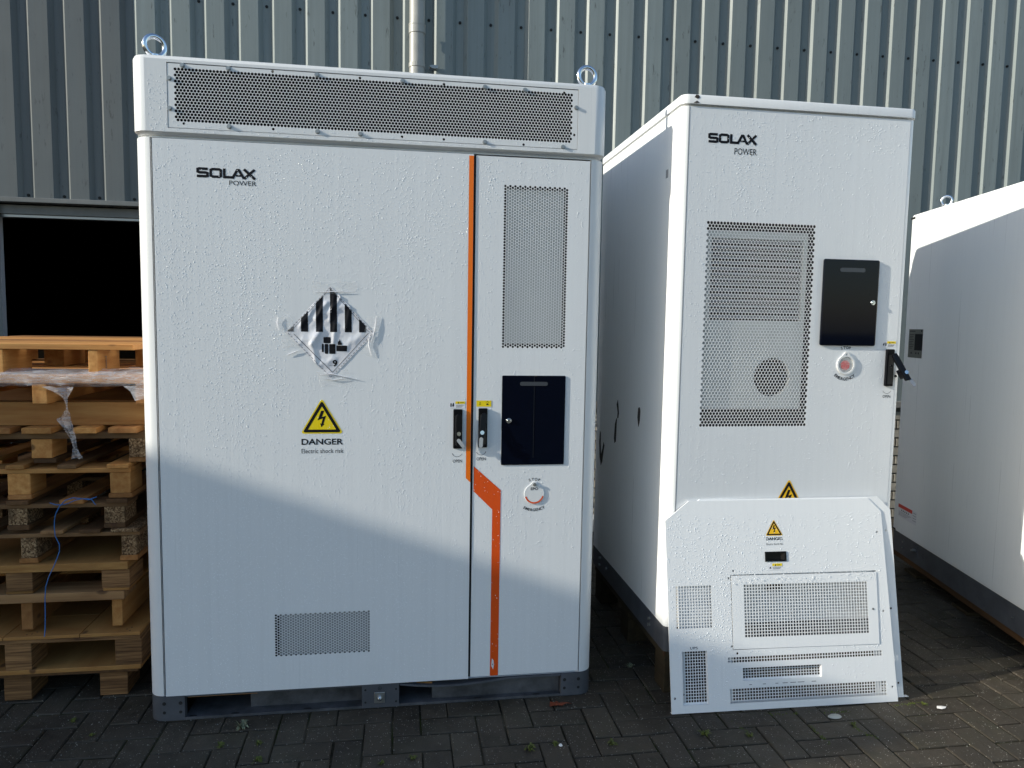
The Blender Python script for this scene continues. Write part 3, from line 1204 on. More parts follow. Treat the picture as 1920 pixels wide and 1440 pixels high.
st = MB().poly(rect(1.147, 1.201, 1.0815, 1.1075), -.0006).build('caution_sticker', 'sticker', rd)
MB().poly(rect(1.1475, 1.200, 1.085, 1.107), -.001).build('sticker_band', 'yellow', st)
q = MB()
q.poly(rect(1.158, 1.159, 1.094, 1.102), -.0014).poly(rect(1.1605, 1.1615, 1.094, 1.102), -.0014).poly(rect(1.1565, 1.163, 1.0915, 1.0928), -.0014)
q.poly([(1.182, 1.0915), (1.190, 1.0915), (1.1885, 1.0965), (1.1835, 1.0965)], -.0014)
q.poly([(1.179, 1.099), (1.184, 1.101), (1.183, 1.102)], -.0014).poly([(1.188, 1.101), (1.193, 1.099), (1.189, 1.1025)], -.0014).poly(circ(1.186, 1.103, .0015, 8), -.0014)
q.build('sticker_print', 'ink', st)
q = MB()
text(q, 'OPEN', 1.0655, 1.0985, .887, .8975, -.0033, .006)
stroke(q, [(1.0805 + .0175 * math.cos(R(a)), .923 + .0155 * math.sin(R(a))) for a in range(200, 341, 14)], .0012, -.0033)
q.poly([(1.0625, .9215), (1.0675, .9165), (1.0655, .915)], -.0033)
q.build('open_lettering', 'ink', ld)
q = MB()
text(q, 'OPEN', 1.150, 1.183, .893, .9035, -.0006, .006)
stroke(q, [(1.166 + .0175 * math.cos(R(a)), .928 + .0155 * math.sin(R(a))) for a in range(200, 341, 14)], .0012, -.0006)
q.poly([(1.184, .9265), (1.1795, .9215), (1.1815, .920)], -.0007)
q.build('open_lettering', 'ink', rd)


def teardrop(cx, cz, r, ear, er, n=26):
    a = circ(cx, cz, r, n)
    out = []
    for i in range(n + 1):
        t_ = R(118 + 304 * i / n)
        out.append((cx + r * math.cos(t_), cz + r * math.sin(t_)))
    for i in range(9):
        t_ = R(20 + 140 * i / 8)
        out.append((cx + er * math.cos(t_), cz + ear + er * math.sin(t_)))
    return out


# emergency stop cover
ep = MB().prism(teardrop(1.3605, .768, .037, .034, .012), -.0034, -.0004).build('emergency_stop_cover', 'white', c1, bevel=.001)
MB().cyl((1.3605, -.0085, .803), .0062, .005, 'y', 14).cyl((1.3605, -.0100, .803), .0035, .002, 'y', 6).build('cover_screw', 'zinc', ep)
q = MB()
stroke(q, [(1.3605 + .0325 * math.cos(R(a)), .768 + .0325 * math.sin(R(a))) for a in range(196, 347, 10)], .0055, -.004)
q.build('orange_arc', 'orange_red', ep)
q = MB()
text(q, 'EPO', 1.347, 1.374, .7825, .7925, -.004, .02)
q.build('cover_lettering', 'ink', ep)
q = MB()
arc_text(q, 'STOP', 1.3605, .768, .054, R(90), R(38), .0095, -.0006)
arc_text(q, 'EMERGENCY', 1.3605, .780, .071, R(-90), R(58), .010, -.0006, True)
q.build('stop_lettering', 'ink', rd)

# ---- roof box with perforated grille
Z0, Z1 = 1.966, 2.213
tb = MB()
oF = rrect(XL - .002, XR + .002, -.008, DPT, .045)
oA = rrect(XL + .010, XR - .010, .004, DPT - .01, .038)
oB = rrect(XL + .002, XR - .002, -.004, DPT - .004, .044)
oC = rrect(XL + .012, XR - .012, .006, DPT - .014, .036)
tb.loft([ring(oA, Z0), ring(oF, Z0 + .008), ring(oF, Z1 - .014), ring(oB, Z1 - .004), ring(oC, Z1)], skip=(1,), cap_lo=True)
fx0, fx1 = XL - .002 + .045, XR + .002 - .045
tb.plate(rect(fx0, fx1, Z0 + .008, Z1 - .014), [rect(.144, 1.489, 1.986, 2.190)], -.008, .03)
roof = tb.build('roof_box', 'white', c1, 35)
MB().box(.145, 1.488, .05, .06, 1.987, 2.189).build('inner_panel', 'dark', roof)  # near-black lining, paints in the shade inside the roof box
MB().box(.1445, 1.4885, .022, .05, 1.9865, 1.9885).box(.1445, 1.4885, .022, .05, 2.1875, 2.1895).build('dark_lining', 'dark', roof)
gh = hexes(.170, 1.4645, 2.012, 2.170, .0107, .0051)
bolts_t = [(.192, 2.182), (.332, 2.182), (.609, 2.181), (.887, 2.179), (1.163, 2.177), (1.301, 2.176), (.332, 2.0), (.610, 1.9995), (.748, 1.999), (1.165, 1.995), (1.438, 1.993), (.1515, 2.140), (.151, 2.047), (1.4825, 2.128)]
holes_t = [(.469, 2.182), (.747, 2.180), (1.024, 2.178), (1.438, 2.176), (.193, 2.002), (.469, 2.0), (.885, 1.998), (1.025, 1.997), (1.299, 1.994), (1.477, 2.036)]
gp = MB().plate(rect(.1455, 1.4875, 1.988, 2.187), gh + [circ(x, z, .0045, 8) for x, z in holes_t], -.0072, .001, .012).build('vent_grille', 'white', c1)
bmesh_b = MB().cyl((0, -.0135, 0), .0056, .0055, 'y', 12).cyl((0, -.0082, 0), .0082, .001, 'y', 14)
bdata = None
for x, z in bolts_t:
    if bdata is None:
        b = bmesh_b.build('grille_bolt', 'zinc', gp, 40)
        bdata = b.data
    else:
        b = D.objects.new('grille_bolt', bdata)
        COL.objects.link(b)
        b.parent = gp
    b.location = (x, -.0, z)


def eyebolt(parent, x, y, z, rot, R_=.031, r=.0088):
    mb = MB().torus((0, 0, R_ + .012), R_, r, rot).cyl((0, 0, 0), .021, .008, 'z', 20).cyl((0, 0, .007), .014, .010, 'z', 16)
    return mb.build('eye_bolt', 'steel', parent, 50, loc=(x, y, z))


eyebolt(c1, .092, .055, 2.213, R(35))
eyebolt(c1, 1.533, .055, 2.213, R(8))

# ---- plinth frame of cabinet 1
def cornerblock(x0, x1, left):
    oo = rrect(XL, XR, 0, DPT, .052)
    mb = MB()
    # front corner, rounded
    pts = []
    for i in range(7):
        a = R(180 + 90 * i / 6)
        pts.append((XL + .052 + .052 * math.cos(a), .052 + .052 * math.sin(a)))
    pts += [(x1, 0), (x1, .03), (XL, .3)]
    if not left:
        pts = [(XL + XR - a, b) for a, b in pts][::-1]
    mb.loft([[(a, b, 0) for a, b in pts], [(a, b, .0865) for a, b in pts]], cap_lo=True)
    return mb


for left in (True, False):
    cb = cornerblock(XL, .152, left).build('plinth_corner', 'grey_paint', c1, 35)
    for dx in (.032, .085):
        for z, rq in ((.030, .0055), (.062, .0065)):
            xx = XL + dx + .02 if left else XR - dx - .02
            MB().poly(circ(xx, z, rq, 12), -.0008).build('bolt_hole', 'rubber', cb)
MB().box(.152, 1.476, .0, .30, .0, .006).box(.152, 1.476, .0, .004, .006, .009).build('bottom_flange', 'grime', c1)
MB().box(.152, .90, .004, .30, .080, .0868).build('top_flange', 'grey_paint', c1)
MB().box(.39, .749, .05, .06, .006, .080).box(.36, .39, .05, .3, .006, .08).build('fork_pocket_plate', 'grime', c1)
MB().box(1.03, 1.474, .03, .04, .006, .080).box(1.00, 1.03, .03, .3, .006, .08).build('fork_pocket_plate', 'grime', c1)
MB().box(.16, .39, .012, .3, .074, .0795).box(.90, 1.0, .012, .3, .072, .0775).build('timber_strip', 'ply', c1)
ep_ = MB().box(.75, .881, -.001, .03, .0, .0862).build('earth_plate', 'grey_paint', c1, bevel=.001)
MB().box(.793, .831, -.004, -.0008, .018, .058).build('earth_pad', 'zinc', ep_, bevel=.002)
MB().cyl((.8125, -.0105, .037), .0095, .007, 'y', 6).cyl((.8125, -.018, .037), .006, .008, 'y', 12).build('earth_bolt', 'steel', ep_, bevel=.0008)
q = MB()
stroke(q, [(.8125 + .006 * math.cos(R(a)), .072 + .006 * math.sin(R(a))) for a in range(0, 360, 24)], .0011, -.0014, True)
q.poly(rect(.812, .813, .071, .0755), -.0014).poly(rect(.8085, .8165, .0705, .0715), -.0015).poly(rect(.81, .815, .0685, .0693), -.0014)
q.build('earth_symbol', 'ink', ep_)
for x, z in ((.762, .068), (.762, .022), (.87, .066), (.87, .02)):
    MB().poly(circ(x, z, .004, 10), -.0014).build('bolt_hole', 'rubber', ep_)
q = MB()
for x in (.175, .315, .56, 1.165, 1.385):
    q.add([(x + .014 * math.cos(a), .012 + .006 * math.sin(a), .0068) for a in [2 * math.pi * i / 12 for i in range(12)]], [tuple(range(12))])
q.build('drain_slot', 'rubber', c1)
# the dented lip under the right door
q = MB()
n = 40
prof = []
for i in range(n + 1):
    x = .884 + (1.474 - .884) * i / n
    tt = (x - .884) / .40
    dz = -.016 * math.sin(math.pi * min(1, tt) ** .9) if tt < 1 else 0
    prof.append((x, .083 + dz))
for i, (x, z) in enumerate(prof):
    q.add([(x, -.002, z + .003), (x, -.002, z - .004), (x, .03, z - .004), (x, .03, z + .003)], [])
for i in range(n):
    a = i * 4
    q.f += [(a, a + 1, a + 5, a + 4), (a + 1, a + 2, a + 6, a + 5), (a + 3, a, a + 4, a + 7)]
q.build('bent_lip', 'grey_paint', c1, 40)

drops(c1, [(.097, 1.110, .10, 1.94, -.0028, 1.0), (1.14, 1.535, .10, 1.94, -.0002, .8), (.09, 1.54, 1.975, 1.986, -.0082, 1.2), (.15, 1.484, 1.989, 2.008, -.0074, 1.2), (.085, .14, 1.98, 2.15, -.0082, .7)],
      40000, .0009, .0022, 1, excl=[(.45, .785, .205, .365), (1.23, 1.465, 1.295, 1.86), (1.235, 1.47, .87, 1.2), (1.06, 1.10, .93, 1.08), (1.15, 1.19, .935, 1.085), (.50, .79, 1.19, 1.48)])

# =================================================================== CABINET 2
P2 = (1.855, -.04, 0)
c2 = thing('battery_cabinet', 'narrow white cabinet with tall perforated vent and open handle behind the leaning panels', 'cabinet', P2, None, 'white battery cabinets in the yard')
W2, D2, H2 = .907, 1.025, 2.187
ob = rrect(0, W2, 0, D2, .024)
b2 = MB()
b2.loft([ring(ob, .262), ring(ob, 2.150), ring(rrect(.012, W2 - .012, .012, D2 - .012, .016), 2.151), ring(rrect(.012, W2 - .012, .012, D2 - .012, .016), 2.157)], skip=(0,), cap_lo=True)
GX0, GX1, GZ0, GZ1 = .112, .516, 1.022, 1.750
gv = hexes(GX0, GX1, GZ0, GZ1, .0124, .0060)
b2.build('cabinet_body', 'white_lift', c2, 35)
c2b = MB().plate(rect(.0245, W2 - .0245, .2625, 2.1495), gv, 0, .001, .02).build('door', 'door', c2)
# lid
ll = [rrect(-.004, W2 + .004, -.006, D2 + .004, .03), rrect(-.004, W2 + .004, -.006, D2 + .004, .03), rrect(0, W2, -.002, D2, .027), rrect(.01, W2 - .01, .008, D2 - .01, .02)]
MB().loft([ring(ll[0], 2.157), ring(ll[1], 2.183), ring(ll[2], 2.189), ring(ll[3], 2.191)], cap_lo=True).build('cabinet_lid', 'white', c2, 35)
MB().poly([(.040, 2.178), (.052, 2.173), (.060, 2.178), (.056, 2.186), (.046, 2.187)], -.0068).poly([(.036, 2.158), (.06, 2.160), (.05, 2.167)], -.0068).build('grime_spot', 'bare_patch', c2)
# door seam near the left corner
MB().box(.026, .0275, -.0006, .0, .27, 2.148).build('door_seam', 'ink_grey', c2)
# air conditioner behind the grille
box_in = MB()
box_in.box(.08, .56, .055, .06, .98, 1.80)
box_in.build('inner_panel', 'cavity_dark', c2)
ac = MB().plate(rect(.118, .512, 1.078, 1.728), [rect(.137, .497, 1.405, 1.70), circ(.394, 1.195, .072, 28)], .022, .02).build('air_conditioner', 'unit', c2)
lv = MB()
for k in range(15):
    z = 1.412 + k * .0195
    lv.add([(.137, .024, z), (.497, .024, z), (.497, .040, z + .012), (.137, .040, z + .012)], [(0, 1, 2, 3)])
lv.build('louvre', 'cavity', ac)
fn = MB()
for k in range(7):
    a = 2 * math.pi * k / 7
    fn.add([(.394 + .02 * math.cos(a), .035, 1.195 + .02 * math.sin(a)), (.394 + .068 * math.cos(a), .030, 1.195 + .068 * math.sin(a)), (.394 + .068 * math.cos(a + .6), .042, 1.195 + .068 * math.sin(a + .6)), (.394 + .02 * math.cos(a + .6), .04, 1.195 + .02 * math.sin(a + .6))], [(0, 1, 2, 3)])
fn.cyl((.394, .03, 1.195), .02, .012, 'y', 16)
fn.build('fan', 'cavity_dark', ac)
logo(c2b, .100, .282, 2.028, 2.062, .199, .283, 2.000 - .008, 2.022 - .008, -.0007)
win = MB().prism(rpoly(.562, .787, 1.317, 1.635, .007), -.010, -.0005).build('display_window', 'glass', c2, bevel=.004)
MB().poly(rpoly(.626, .728, 1.589, 1.604, .007), -.0106).build('window_slot', 'slot', win)
MB().cyl((.765, -.0135, 1.478), .009, .004, 'y', 20).cyl((.765, -.0155, 1.478), .0055, .003, 'y', 16).build('window_lock', 'steel', win, 40, .0008)
# emergency stop with red button under a clear cap
ec = MB()
oo, ii = teardrop(.675, 1.246, .037, .036, .012), circ(.675, 1.246, .030, 26)
ec.plate(oo, [ii, circ(.675, 1.284, .004, 10)], -.006, .0055)
e2 = ec.build('emergency_stop', 'white', c2)
MB().cyl((.672, -.0045, 1.244), .018, .004, 'y', 20).build('stop_button', 'red', e2, 40)
MB().poly(circ(.675, 1.246, .0295, 26), -.0008).build('button_recess', 'unit', e2)
MB().poly(circ(.675, 1.246, .030, 26), -.0055).build('clear_cap', 'clear_cap', e2)
q = MB()
arc_text(q, 'STOP', .675, 1.246, .064, R(92), R(30), .0105, -.0006)
arc_text(q, 'EMERGENCY', .675, 1.250, .058, R(-92), R(78), .0115, -.0006, True)
text(q, 'OPEN', .836, .868, 1.121, 1.132, -.0006, .006)
stroke(q, [(.852 + .0175 * math.cos(R(a)), 1.153 + .0155 * math.sin(R(a))) for a in range(200, 341, 14)], .0012, -.0006)
q.build('stop_lettering', 'ink', c2b)
# handle, swung open
hd = MB().prism(rpoly(.836, .868, 1.166, 1.306, .003, 3), -.012, -.0006).build('door_handle', 'black', c2, bevel=.003)
MB().poly(rect(.843, .863, 1.175, 1.285), -.0125).build('handle_dish', 'rubber', hd)
lv = MB().prism([(-.011, -.108), (.010, -.112), (.0115, -.02), (.009, 0), (-.009, 0), (-.0115, -.02)], -.012, 0).box(-.005, .014, -.001, .030, -.098, -.062)
lv.build('handle_lever', 'black', hd, bevel=.0025, loc=(.855, -.018, 1.287), rot=(R(-17), R(-24), 0))
MB().cyl((0, -.004, 0), .0072, .004, 'y', 18).build('key_barrel', 'steel', hd, 40, loc=(.890, -.0505, 1.222), rot=(R(-17), R(-24), 0))
MB().prism(rpoly(-.0065, .0065, -.034, .006, .0062), -.0012, .0012).build('key_flap', 'zinc', hd, loc=(.901, -.056, 1.199), rot=(R(-25), R(-28), 0))
MB().cyl((.853, -.018, 1.243), .005, .003, 'y', 12).cyl((.872, -.019, 1.205), .005, .004, 'y', 12).build('catch', 'steel', hd)
st = MB().poly(rect(.821, .878, 1.3135, 1.336), -.0006).build('caution_sticker', 'sticker', c2b)
MB().poly(rect(.841, .877, 1.3265, 1.3355), -.001).build('sticker_band', 'yellow', st)
q = MB()
q.poly([(.849, 1.3275), (.855, 1.3275), (.852, 1.334)], -.0014).poly(rect(.858, .871, 1.330, 1.332), -.0014)
for k in range(3):
    q.poly(rect(.844, .873 - k * .003, 1.322 - k * .003, 1.323 - k * .003), -.0012)
q.poly(rpoly(.834, .838, 1.318, 1.331, .0015, 3), -.0012).poly([(.824, 1.323), (.828, 1.317), (.830, 1.325), (.829, 1.332)], -.0012)
q.build('sticker_print', 'ink', st)
warning_triangle(c2b, .471, .815, .695, .068, 0, 'amber')
# left flank: bare patches, slot, bolts; skirt
for pts in ([(.655, 1.045), (.672, 1.02), (.655, .985), (.662, .93), (.667, .85), (.690, .838), (.700, .86), (.690, .93), (.672, .955), (.640, .962), (.632, .985), (.640, 1.01)],
            [(.350, 1.045), (.372, 1.04), (.378, 1.00), (.365, .965), (.358, .962), (.345, .99), (.342, 1.03)],
            [(.935, .862), (.945, .80), (.930, .73), (.905, .69), (.880, .715), (.862, .77), (.850, .80), (.866, .815), (.884, .78), (.905, .75), (.915, .80), (.918, .85)]):
    nn = len(pts)
    vs, es, fs, *_ = delaunay_2d_cdt([Vector(p) for p in pts], [], [list(range(nn))], 1, 1e-7)
    MB().add([(-.0008, y, z) for y, z in vs], fs).build('bare_patch', 'bare_patch', c2)
MB().prism(rpoly(.395, .462, .385, .425, .003), -.002, -.0004).build('pull_recess', 'black', c2)
MB().box(-.001, -.0004, .118, .140, 1.925, 1.955).build('side_slot', 'cavity', c2)
osk = rrect(.002, W2 - .002, .004, D2 - .002, .02)
sk = MB().loft([ring(osk, .165), ring(osk, .2615)], cap_lo=True).build('skirt', 'grey_paint', c2, 35)
q = MB()
for y, z in ((.876, .236), (.762, .222), (.880, .200), (.16, .23), (.16, .205)):
    q.cyl((-.006, y, z), .007, .008, 'x', 8)
q.build('skirt_bolt', 'zinc', sk)
drops(c2, [(.03, .875, .80, 2.14, -.0002, 1.0)], 16500, .0009, .0024, 2, excl=[(.10, .53, 1.01, 1.76), (.555, .795, 1.31, 1.64), (.83, .875, 1.16, 1.31), (.635, .715, 1.2, 1.3)])

# timber base under cabinet 2
tb2 = thing('timber_base', 'dark wet timber base carrying the narrow white cabinet', 'timber base', (2.3, .45, 0))


def board(parent, name, x0, x1, y0, y1, z0, z1, mat, label=None, bevel=.0015):
    """piece of timber whose own X axis follows its longest side"""
    dx, dy, dz = x1 - x0, y1 - y0, z1 - z0
    p = parent.location
    loc = ((x0 + x1) / 2 - p[0], (y0 + y1) / 2 - p[1], (z0 + z1) / 2 - p[2])
    if dx >= dy:
        mb = MB().box(-dx / 2, dx / 2, -dy / 2, dy / 2, -dz / 2, dz / 2)
        rot = (0, 0, 0)
    else:
        mb = MB().box(-dy / 2, dy / 2, -dx / 2, dx / 2, -dz / 2, dz / 2)
        rot = (0, 0, math.pi / 2)
    rot = (0, 0, rot[2] + (random.uniform(-.004, .004) if name != 'plywood_sheet' else 0))
    return mb.build(name, mat, parent, loc=loc, rot=rot, bevel=bevel, seg=1, label=label)


for x0, x1 in ((1.862, 1.97), (2.26, 2.36), (2.64, 2.74)):
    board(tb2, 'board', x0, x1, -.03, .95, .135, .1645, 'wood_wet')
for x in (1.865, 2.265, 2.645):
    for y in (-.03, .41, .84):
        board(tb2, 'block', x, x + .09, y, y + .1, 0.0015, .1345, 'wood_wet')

# =================================================================== LEANING PANELS
def panel_frame(BL, tilt, yaw):
    u = Vector((math.cos(yaw), math.sin(yaw), 0))
    n0 = Vector((-u.y, u.x, 0))            # into the scene
    v = n0 * math.sin(tilt) + Vector((0, 0, 1)) * math.cos(tilt)
    yv = v.cross(u)                      # into the panel
    m = Matrix((u, yv, v)).transposed().to_4x4()
    m.translation = BL
    return m


OUT = [(0, 0), (.875, 0), (.846, .700), (.795, .750), (.086, .750), (-.006, .680)]


def cover_panel(label, m, full):
    pn = thing('cover_panel', label, 'panel', (0, 0, 0), None, 'sheet metal covers leaning on the narrow cabinet')
    pn.matrix_world = m
    holes = []
    if full:
        holes += squares(.215, .820, .167, .188, 56, 2)
        holes += squares(.219, .831, .024, .077, 56, 5)
        holes += squares(.025, .162, .294, .446, 13, 14)
    else:
        holes += squares(.785, .840, .024, .105, 4, 6) + squares(.785, .840, .162, .19, 4, 2)
    small = [(.825, .622), (.835, .33), (.855, .053), (.013, .053)]
    if full:
        big = [rect(.2365, .8125, .212, .480), rect(.044, .138, .027, .214), rect(.272, .577, .102, .147), rpoly(.377, .453, .527, .557, .002, 3)]
        small += [(.248, .494), (.229, .468), (.234, .225), (.253, .2)]
    else:
        big = [rect(.20, .76, .020, .195), rect(.02, .15, .02, .215), rect(.20, .79, .215, .44)]
    holes = holes + big + [circ(x, z, .0042, 10) for x, z in small]
    p = MB().plate(OUT, holes, 0, .001, .006)
    p.build('panel_sheet', 'panel', pn)
    MB().box(-.0, .895 if not full else .874, .0005, .016, 0.0, .0018).build('bottom_lip', 'panel', pn)
    if full:
        # inset perforated door standing slightly ajar
        ip = MB().plate(rect(.0, .572, .0, .262), squares(.045, .533, .040, .230, 44, 17), 0, .0008, .010)
        ipo = ip.build('hinged_grille', 'panel', pn, loc=(.2385, -.0005, .2145), rot=(0, R(.3), R(-.22)))
        q = MB().cyl((.552, -.0015, .128), .004, .0015, 'y', 10)
        q.build('grille_screw', 'zinc', ipo)
        # recessed grilles
        for (a, b, c, d, nx, nz) in ((.044, .138, .027, .214, 9, 17), (.272, .577, .102, .147, 28, 4)):
            q = MB().plate(rect(a - .001, b + .001, c - .001, d + .001), squares(a + .003, b - .001, c + .005, d - .0005, nx, nz), .011, .0008)
            for X0_, X1_, Zz0, Zz1 in ((a - .0012, a - .0002, c, d), (b + .0002, b + .0012, c, d)):
                q.box(X0_, X1_, .0026, .011, Zz0, Zz1)
            q.box(a, b, .0026, .011, c - .0012, c - .0002).box(a, b, .0026, .011, d + .0002, d + .0012)
            q.build('recessed_grille', 'panel', pn)
        # dark pull
        ph = MB()
        o1, i1 = rect(.373, .456, .524, .560), rect(.380, .449, .530, .554)
        ph.plate(o1, [i1], -.003, .010)
        ph.add([(.380, .0065, .530), (.449, .0065, .530), (.449, .0065, .554), (.380, .0065, .554)], [(0, 1, 2, 3)])
        ph.add([(.449, -.003, .530), (.449, -.003, .554), (.438, .006, .554), (.438, .006, .530)], [(0, 1, 2, 3)])
        ph.build('pull_handle', 'black', pn)
        warning_triangle(pn, .4125, .677, .618, .034, 0, 'amber')
        q = MB()
        text(q, 'DANGER', .380, .446, .601, .612, -.0006, .02)
        text(q, 'Electric shock risk', .380, .446, .584, .591, -.0006)
        text(q, 'UPS', .075, .103, .221, .230, -.0006)
        q.build('warning_lettering', 'ink', pn)
        q = MB()
        for x, s_, wd in ((.299, 'AC', .010), (.352, 'RS485', .012), (.400, 'CAN', .011), (.432, 'DRM', .020), (.463, 'METER', .022), (.494, 'PARALLEL', .026), (.544, 'WIFI', .018)):
            q.poly(rect(x - wd / 2, x + wd / 2, .0865 + x * .002, .0885 + x * .002), -.0006)
        q.build('port_marks', 'ink_grey', pn)
        st = MB().poly(rect(.385, .440, .492, .517), -.0006).build('caution_sticker', 'sticker', pn)
        MB().poly(rect(.400, .4385, .507, .5165), -.001).build('sticker_band', 'yellow', st)
        q = MB()
        q.poly([(.388, .4985), (.396, .4985), (.392, .506)], -.0012).poly([(.409, .508), (.415, .508), (.412, .5145)], -.0014).poly(rect(.419, .431, .510, .512), -.0014)
        for k in range(3):
            q.poly(rect(.402, .436 - k * .003, .503 - k * .0033, .504 - k * .0033), -.0012)
        q.build('sticker_print', 'ink', st)
        drops(pn, [(.0, .84, .03, .70, -.0002, 1), (.24, .805, .445, .472, -.004, 1.2)], 11000, .0010, .0028, 3,
              excl=[(.021, .166, .29, .45), (.21, .825, .16, .195), (.215, .835, .0, .082), (.04, .142, .02, .22), (.268, .58, .085, .15), (.237, .812, .21, .443), (.37, .46, .52, .565)], streak=.3)
    else:
        pass
    return pn


cover_panel('front white cover panel with square vents, UPS grille and amber danger triangle', panel_frame(Vector((1.841, -.178, .0022)), R(10.2), R(-1.2)), True)
cover_panel('second white cover panel hidden behind the front one, only its right edge showing', panel_frame(Vector((1.884, -.152, .0022)), R(8.4), R(-1.2)), False)

# =================================================================== CABINET 3
th = R(13.0)
c3 = thing('battery_cabinet', 'white cabinet cut by the right edge with nameplate, red sticker and grey skirt', 'cabinet', (3.83, 1.635, 0), (0, 0, math.atan2(-math.cos(th), -math.sin(th))), 'white battery cabinets in the yard')
A0, A1, H3 = .404, 2.25, 2.024
o3 = rrect(A0, A1, 0, 1.1, .02)
bb = MB()
bb.loft([ring(o3, .217), ring(o3, H3 - .012), ring(rrect(A0 + .006, A1 - .006, .006, 1.09, .016), H3 - .002), ring(rrect(A0 + .012, A1 - .012, .012, 1.08, .012), H3)], cap_lo=True)
bb.build('cabinet_body', 'white_lift', c3, 35)
MB().prism(rect(.454, A1 - .05, .223, 1.97), -.004, -.0004).build('door', 'white_lift', c3, bevel=.002)
MB().box(.451, .4538, -.0012, -.0003, .223, 1.97).build('door_seam', 'ink', c3)
MB().box(A0 + .002, .454, -.0014, -.0002, 1.998, 2.01).build('hinge_slot', 'rubber', c3)
MB().box(A0 + .001, .453, -.0014, -.0002, .2185, .228).build('hinge_slot', 'rubber', c3)
s3 = rrect(A0 + .002, A1 - .002, .003, 1.098, .02)
sk = MB().loft([ring(s3, .100), ring(s3, .2165)], cap_lo=True).build('skirt', 'grey_paint', c3, 35)
MB().box(.665, .717, .0005, .0028, .141, .203).build('earth_pad', 'grey_paint', sk)
MB().cyl((.691, -.014, .173), .010, .017, 'y', 6).cyl((.691, -.022, .173), .006, .009, 'y', 12).build('earth_bolt', 'zinc', sk)
q = MB()
stroke(q, [(.775 + .009 * math.cos(R(a)), .167 + .009 * math.sin(R(a))) for a in range(0, 360, 24)], .0015, .0022, True)
q.build('earth_symbol', 'ink', sk)
q = MB()
q.cyl((.547, -.004, .178), .006, .008, 'y', 10).cyl((.546, -.003, .143), .004, .007, 'y', 10).cyl((1.56, -.003, .158), .004, .007, 'y', 10)
q.build('skirt_bolt', 'zinc', sk)
npl = MB().poly(rect(.506, .666, 1.226, 1.384), -.0046).build('nameplate', 'silver_label', c3, loc=(-.032, 0, -.002))
MB().poly(rect(.578, .666, 1.268, 1.358), -.005).build('nameplate_panel', 'ink', npl)
q = MB()
for k in range(9):
    q.poly(rect(.516, .570 - (k % 3) * .009, 1.353 - k * .0095, 1.3555 - k * .0095), -.005)
q.poly(rect(.514, .58, 1.371, 1.3745), -.005).poly(circ(.545, 1.252, .006, 10), -.005).poly(circ(.60, 1.252, .006, 10), -.005).poly(rpoly(.622, .632, 1.246, 1.258, .003, 3), -.005).poly(circ(.65, 1.375, .006, 8), -.005)
q.build('nameplate_print', 'ink', npl)
stk = MB().poly(rect(.510, .725, .352, .424), -.0046).build('warning_sticker', 'sticker', c3, loc=(-.032, 0, -.041))
MB().poly(rect(.510, .675, .404, .424), -.005).build('sticker_band', 'red_print', stk)
q = MB()
for k in range(5):
    q.add([(.545 + k * .02, -.005, .389), (.557 + k * .02, -.005, .389), (.551 + k * .02, -.005, .400)], [(0, 1, 2)])
q.build('sticker_pictogram', 'ink', stk)
q = MB()
for k in range(4):
    q.poly(rect(.516, .665 - k * .018, .381 - k * .0065, .3825 - k * .0065), -.005)
    q.poly(rect(.682, .720, .412 - k * .014, .414 - k * .014), -.005)
q.build('sticker_print', 'ink_grey', stk)
eyebolt(c3, .679, .05, 2.024, R(60), .024, .0065)
tb3 = thing('timber_base', 'dark timber base with blocks under the cabinet at the right edge', 'timber base', (3.83, 1.635, 0), (0, 0, math.atan2(-math.cos(th), -math.sin(th))))


def lbox(parent, name, x0, x1, y0, y1, z0, z1, mat):
    dx, dy, dz = x1 - x0, y1 - y0, z1 - z0
    lg = dx >= dy
    a, b = (dx, dy) if lg else (dy, dx)
    return MB().box(-a / 2, a / 2, -b / 2, b / 2, -dz / 2, dz / 2).build(name, mat, parent, loc=((x0 + x1) / 2, (y0 + y1) / 2, (z0 + z1) / 2), rot=(0, 0, 0 if lg else math.pi / 2), bevel=.002, seg=1)


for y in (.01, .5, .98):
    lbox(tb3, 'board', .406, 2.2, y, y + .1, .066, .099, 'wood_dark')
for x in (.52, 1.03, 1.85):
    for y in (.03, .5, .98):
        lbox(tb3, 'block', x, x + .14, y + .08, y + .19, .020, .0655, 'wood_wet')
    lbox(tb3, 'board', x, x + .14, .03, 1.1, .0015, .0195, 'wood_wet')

# =================================================================== PALLET STACK
Y0 = .20


def rep(parent, name, xs, ys, z0, z1, mats):
    k = 0
    for x0, x1 in xs:
        for y0, y1 in ys:
            board(parent, name, x0 + random.uniform(-.003, .003), x1 + random.uniform(-.003, .003), y0, y1, z0, z1, mats[k % len(mats)])
            k += 1


PG = 'wooden pallets in the stack beside the large cabinet'
def pallet(label, z):
    return thing('wooden_pallet', label, 'pallet', (-.45, .7, z), None, PG)


DY = ((Y0, Y0 + .14), (.65, .79), (1.10, 1.24))
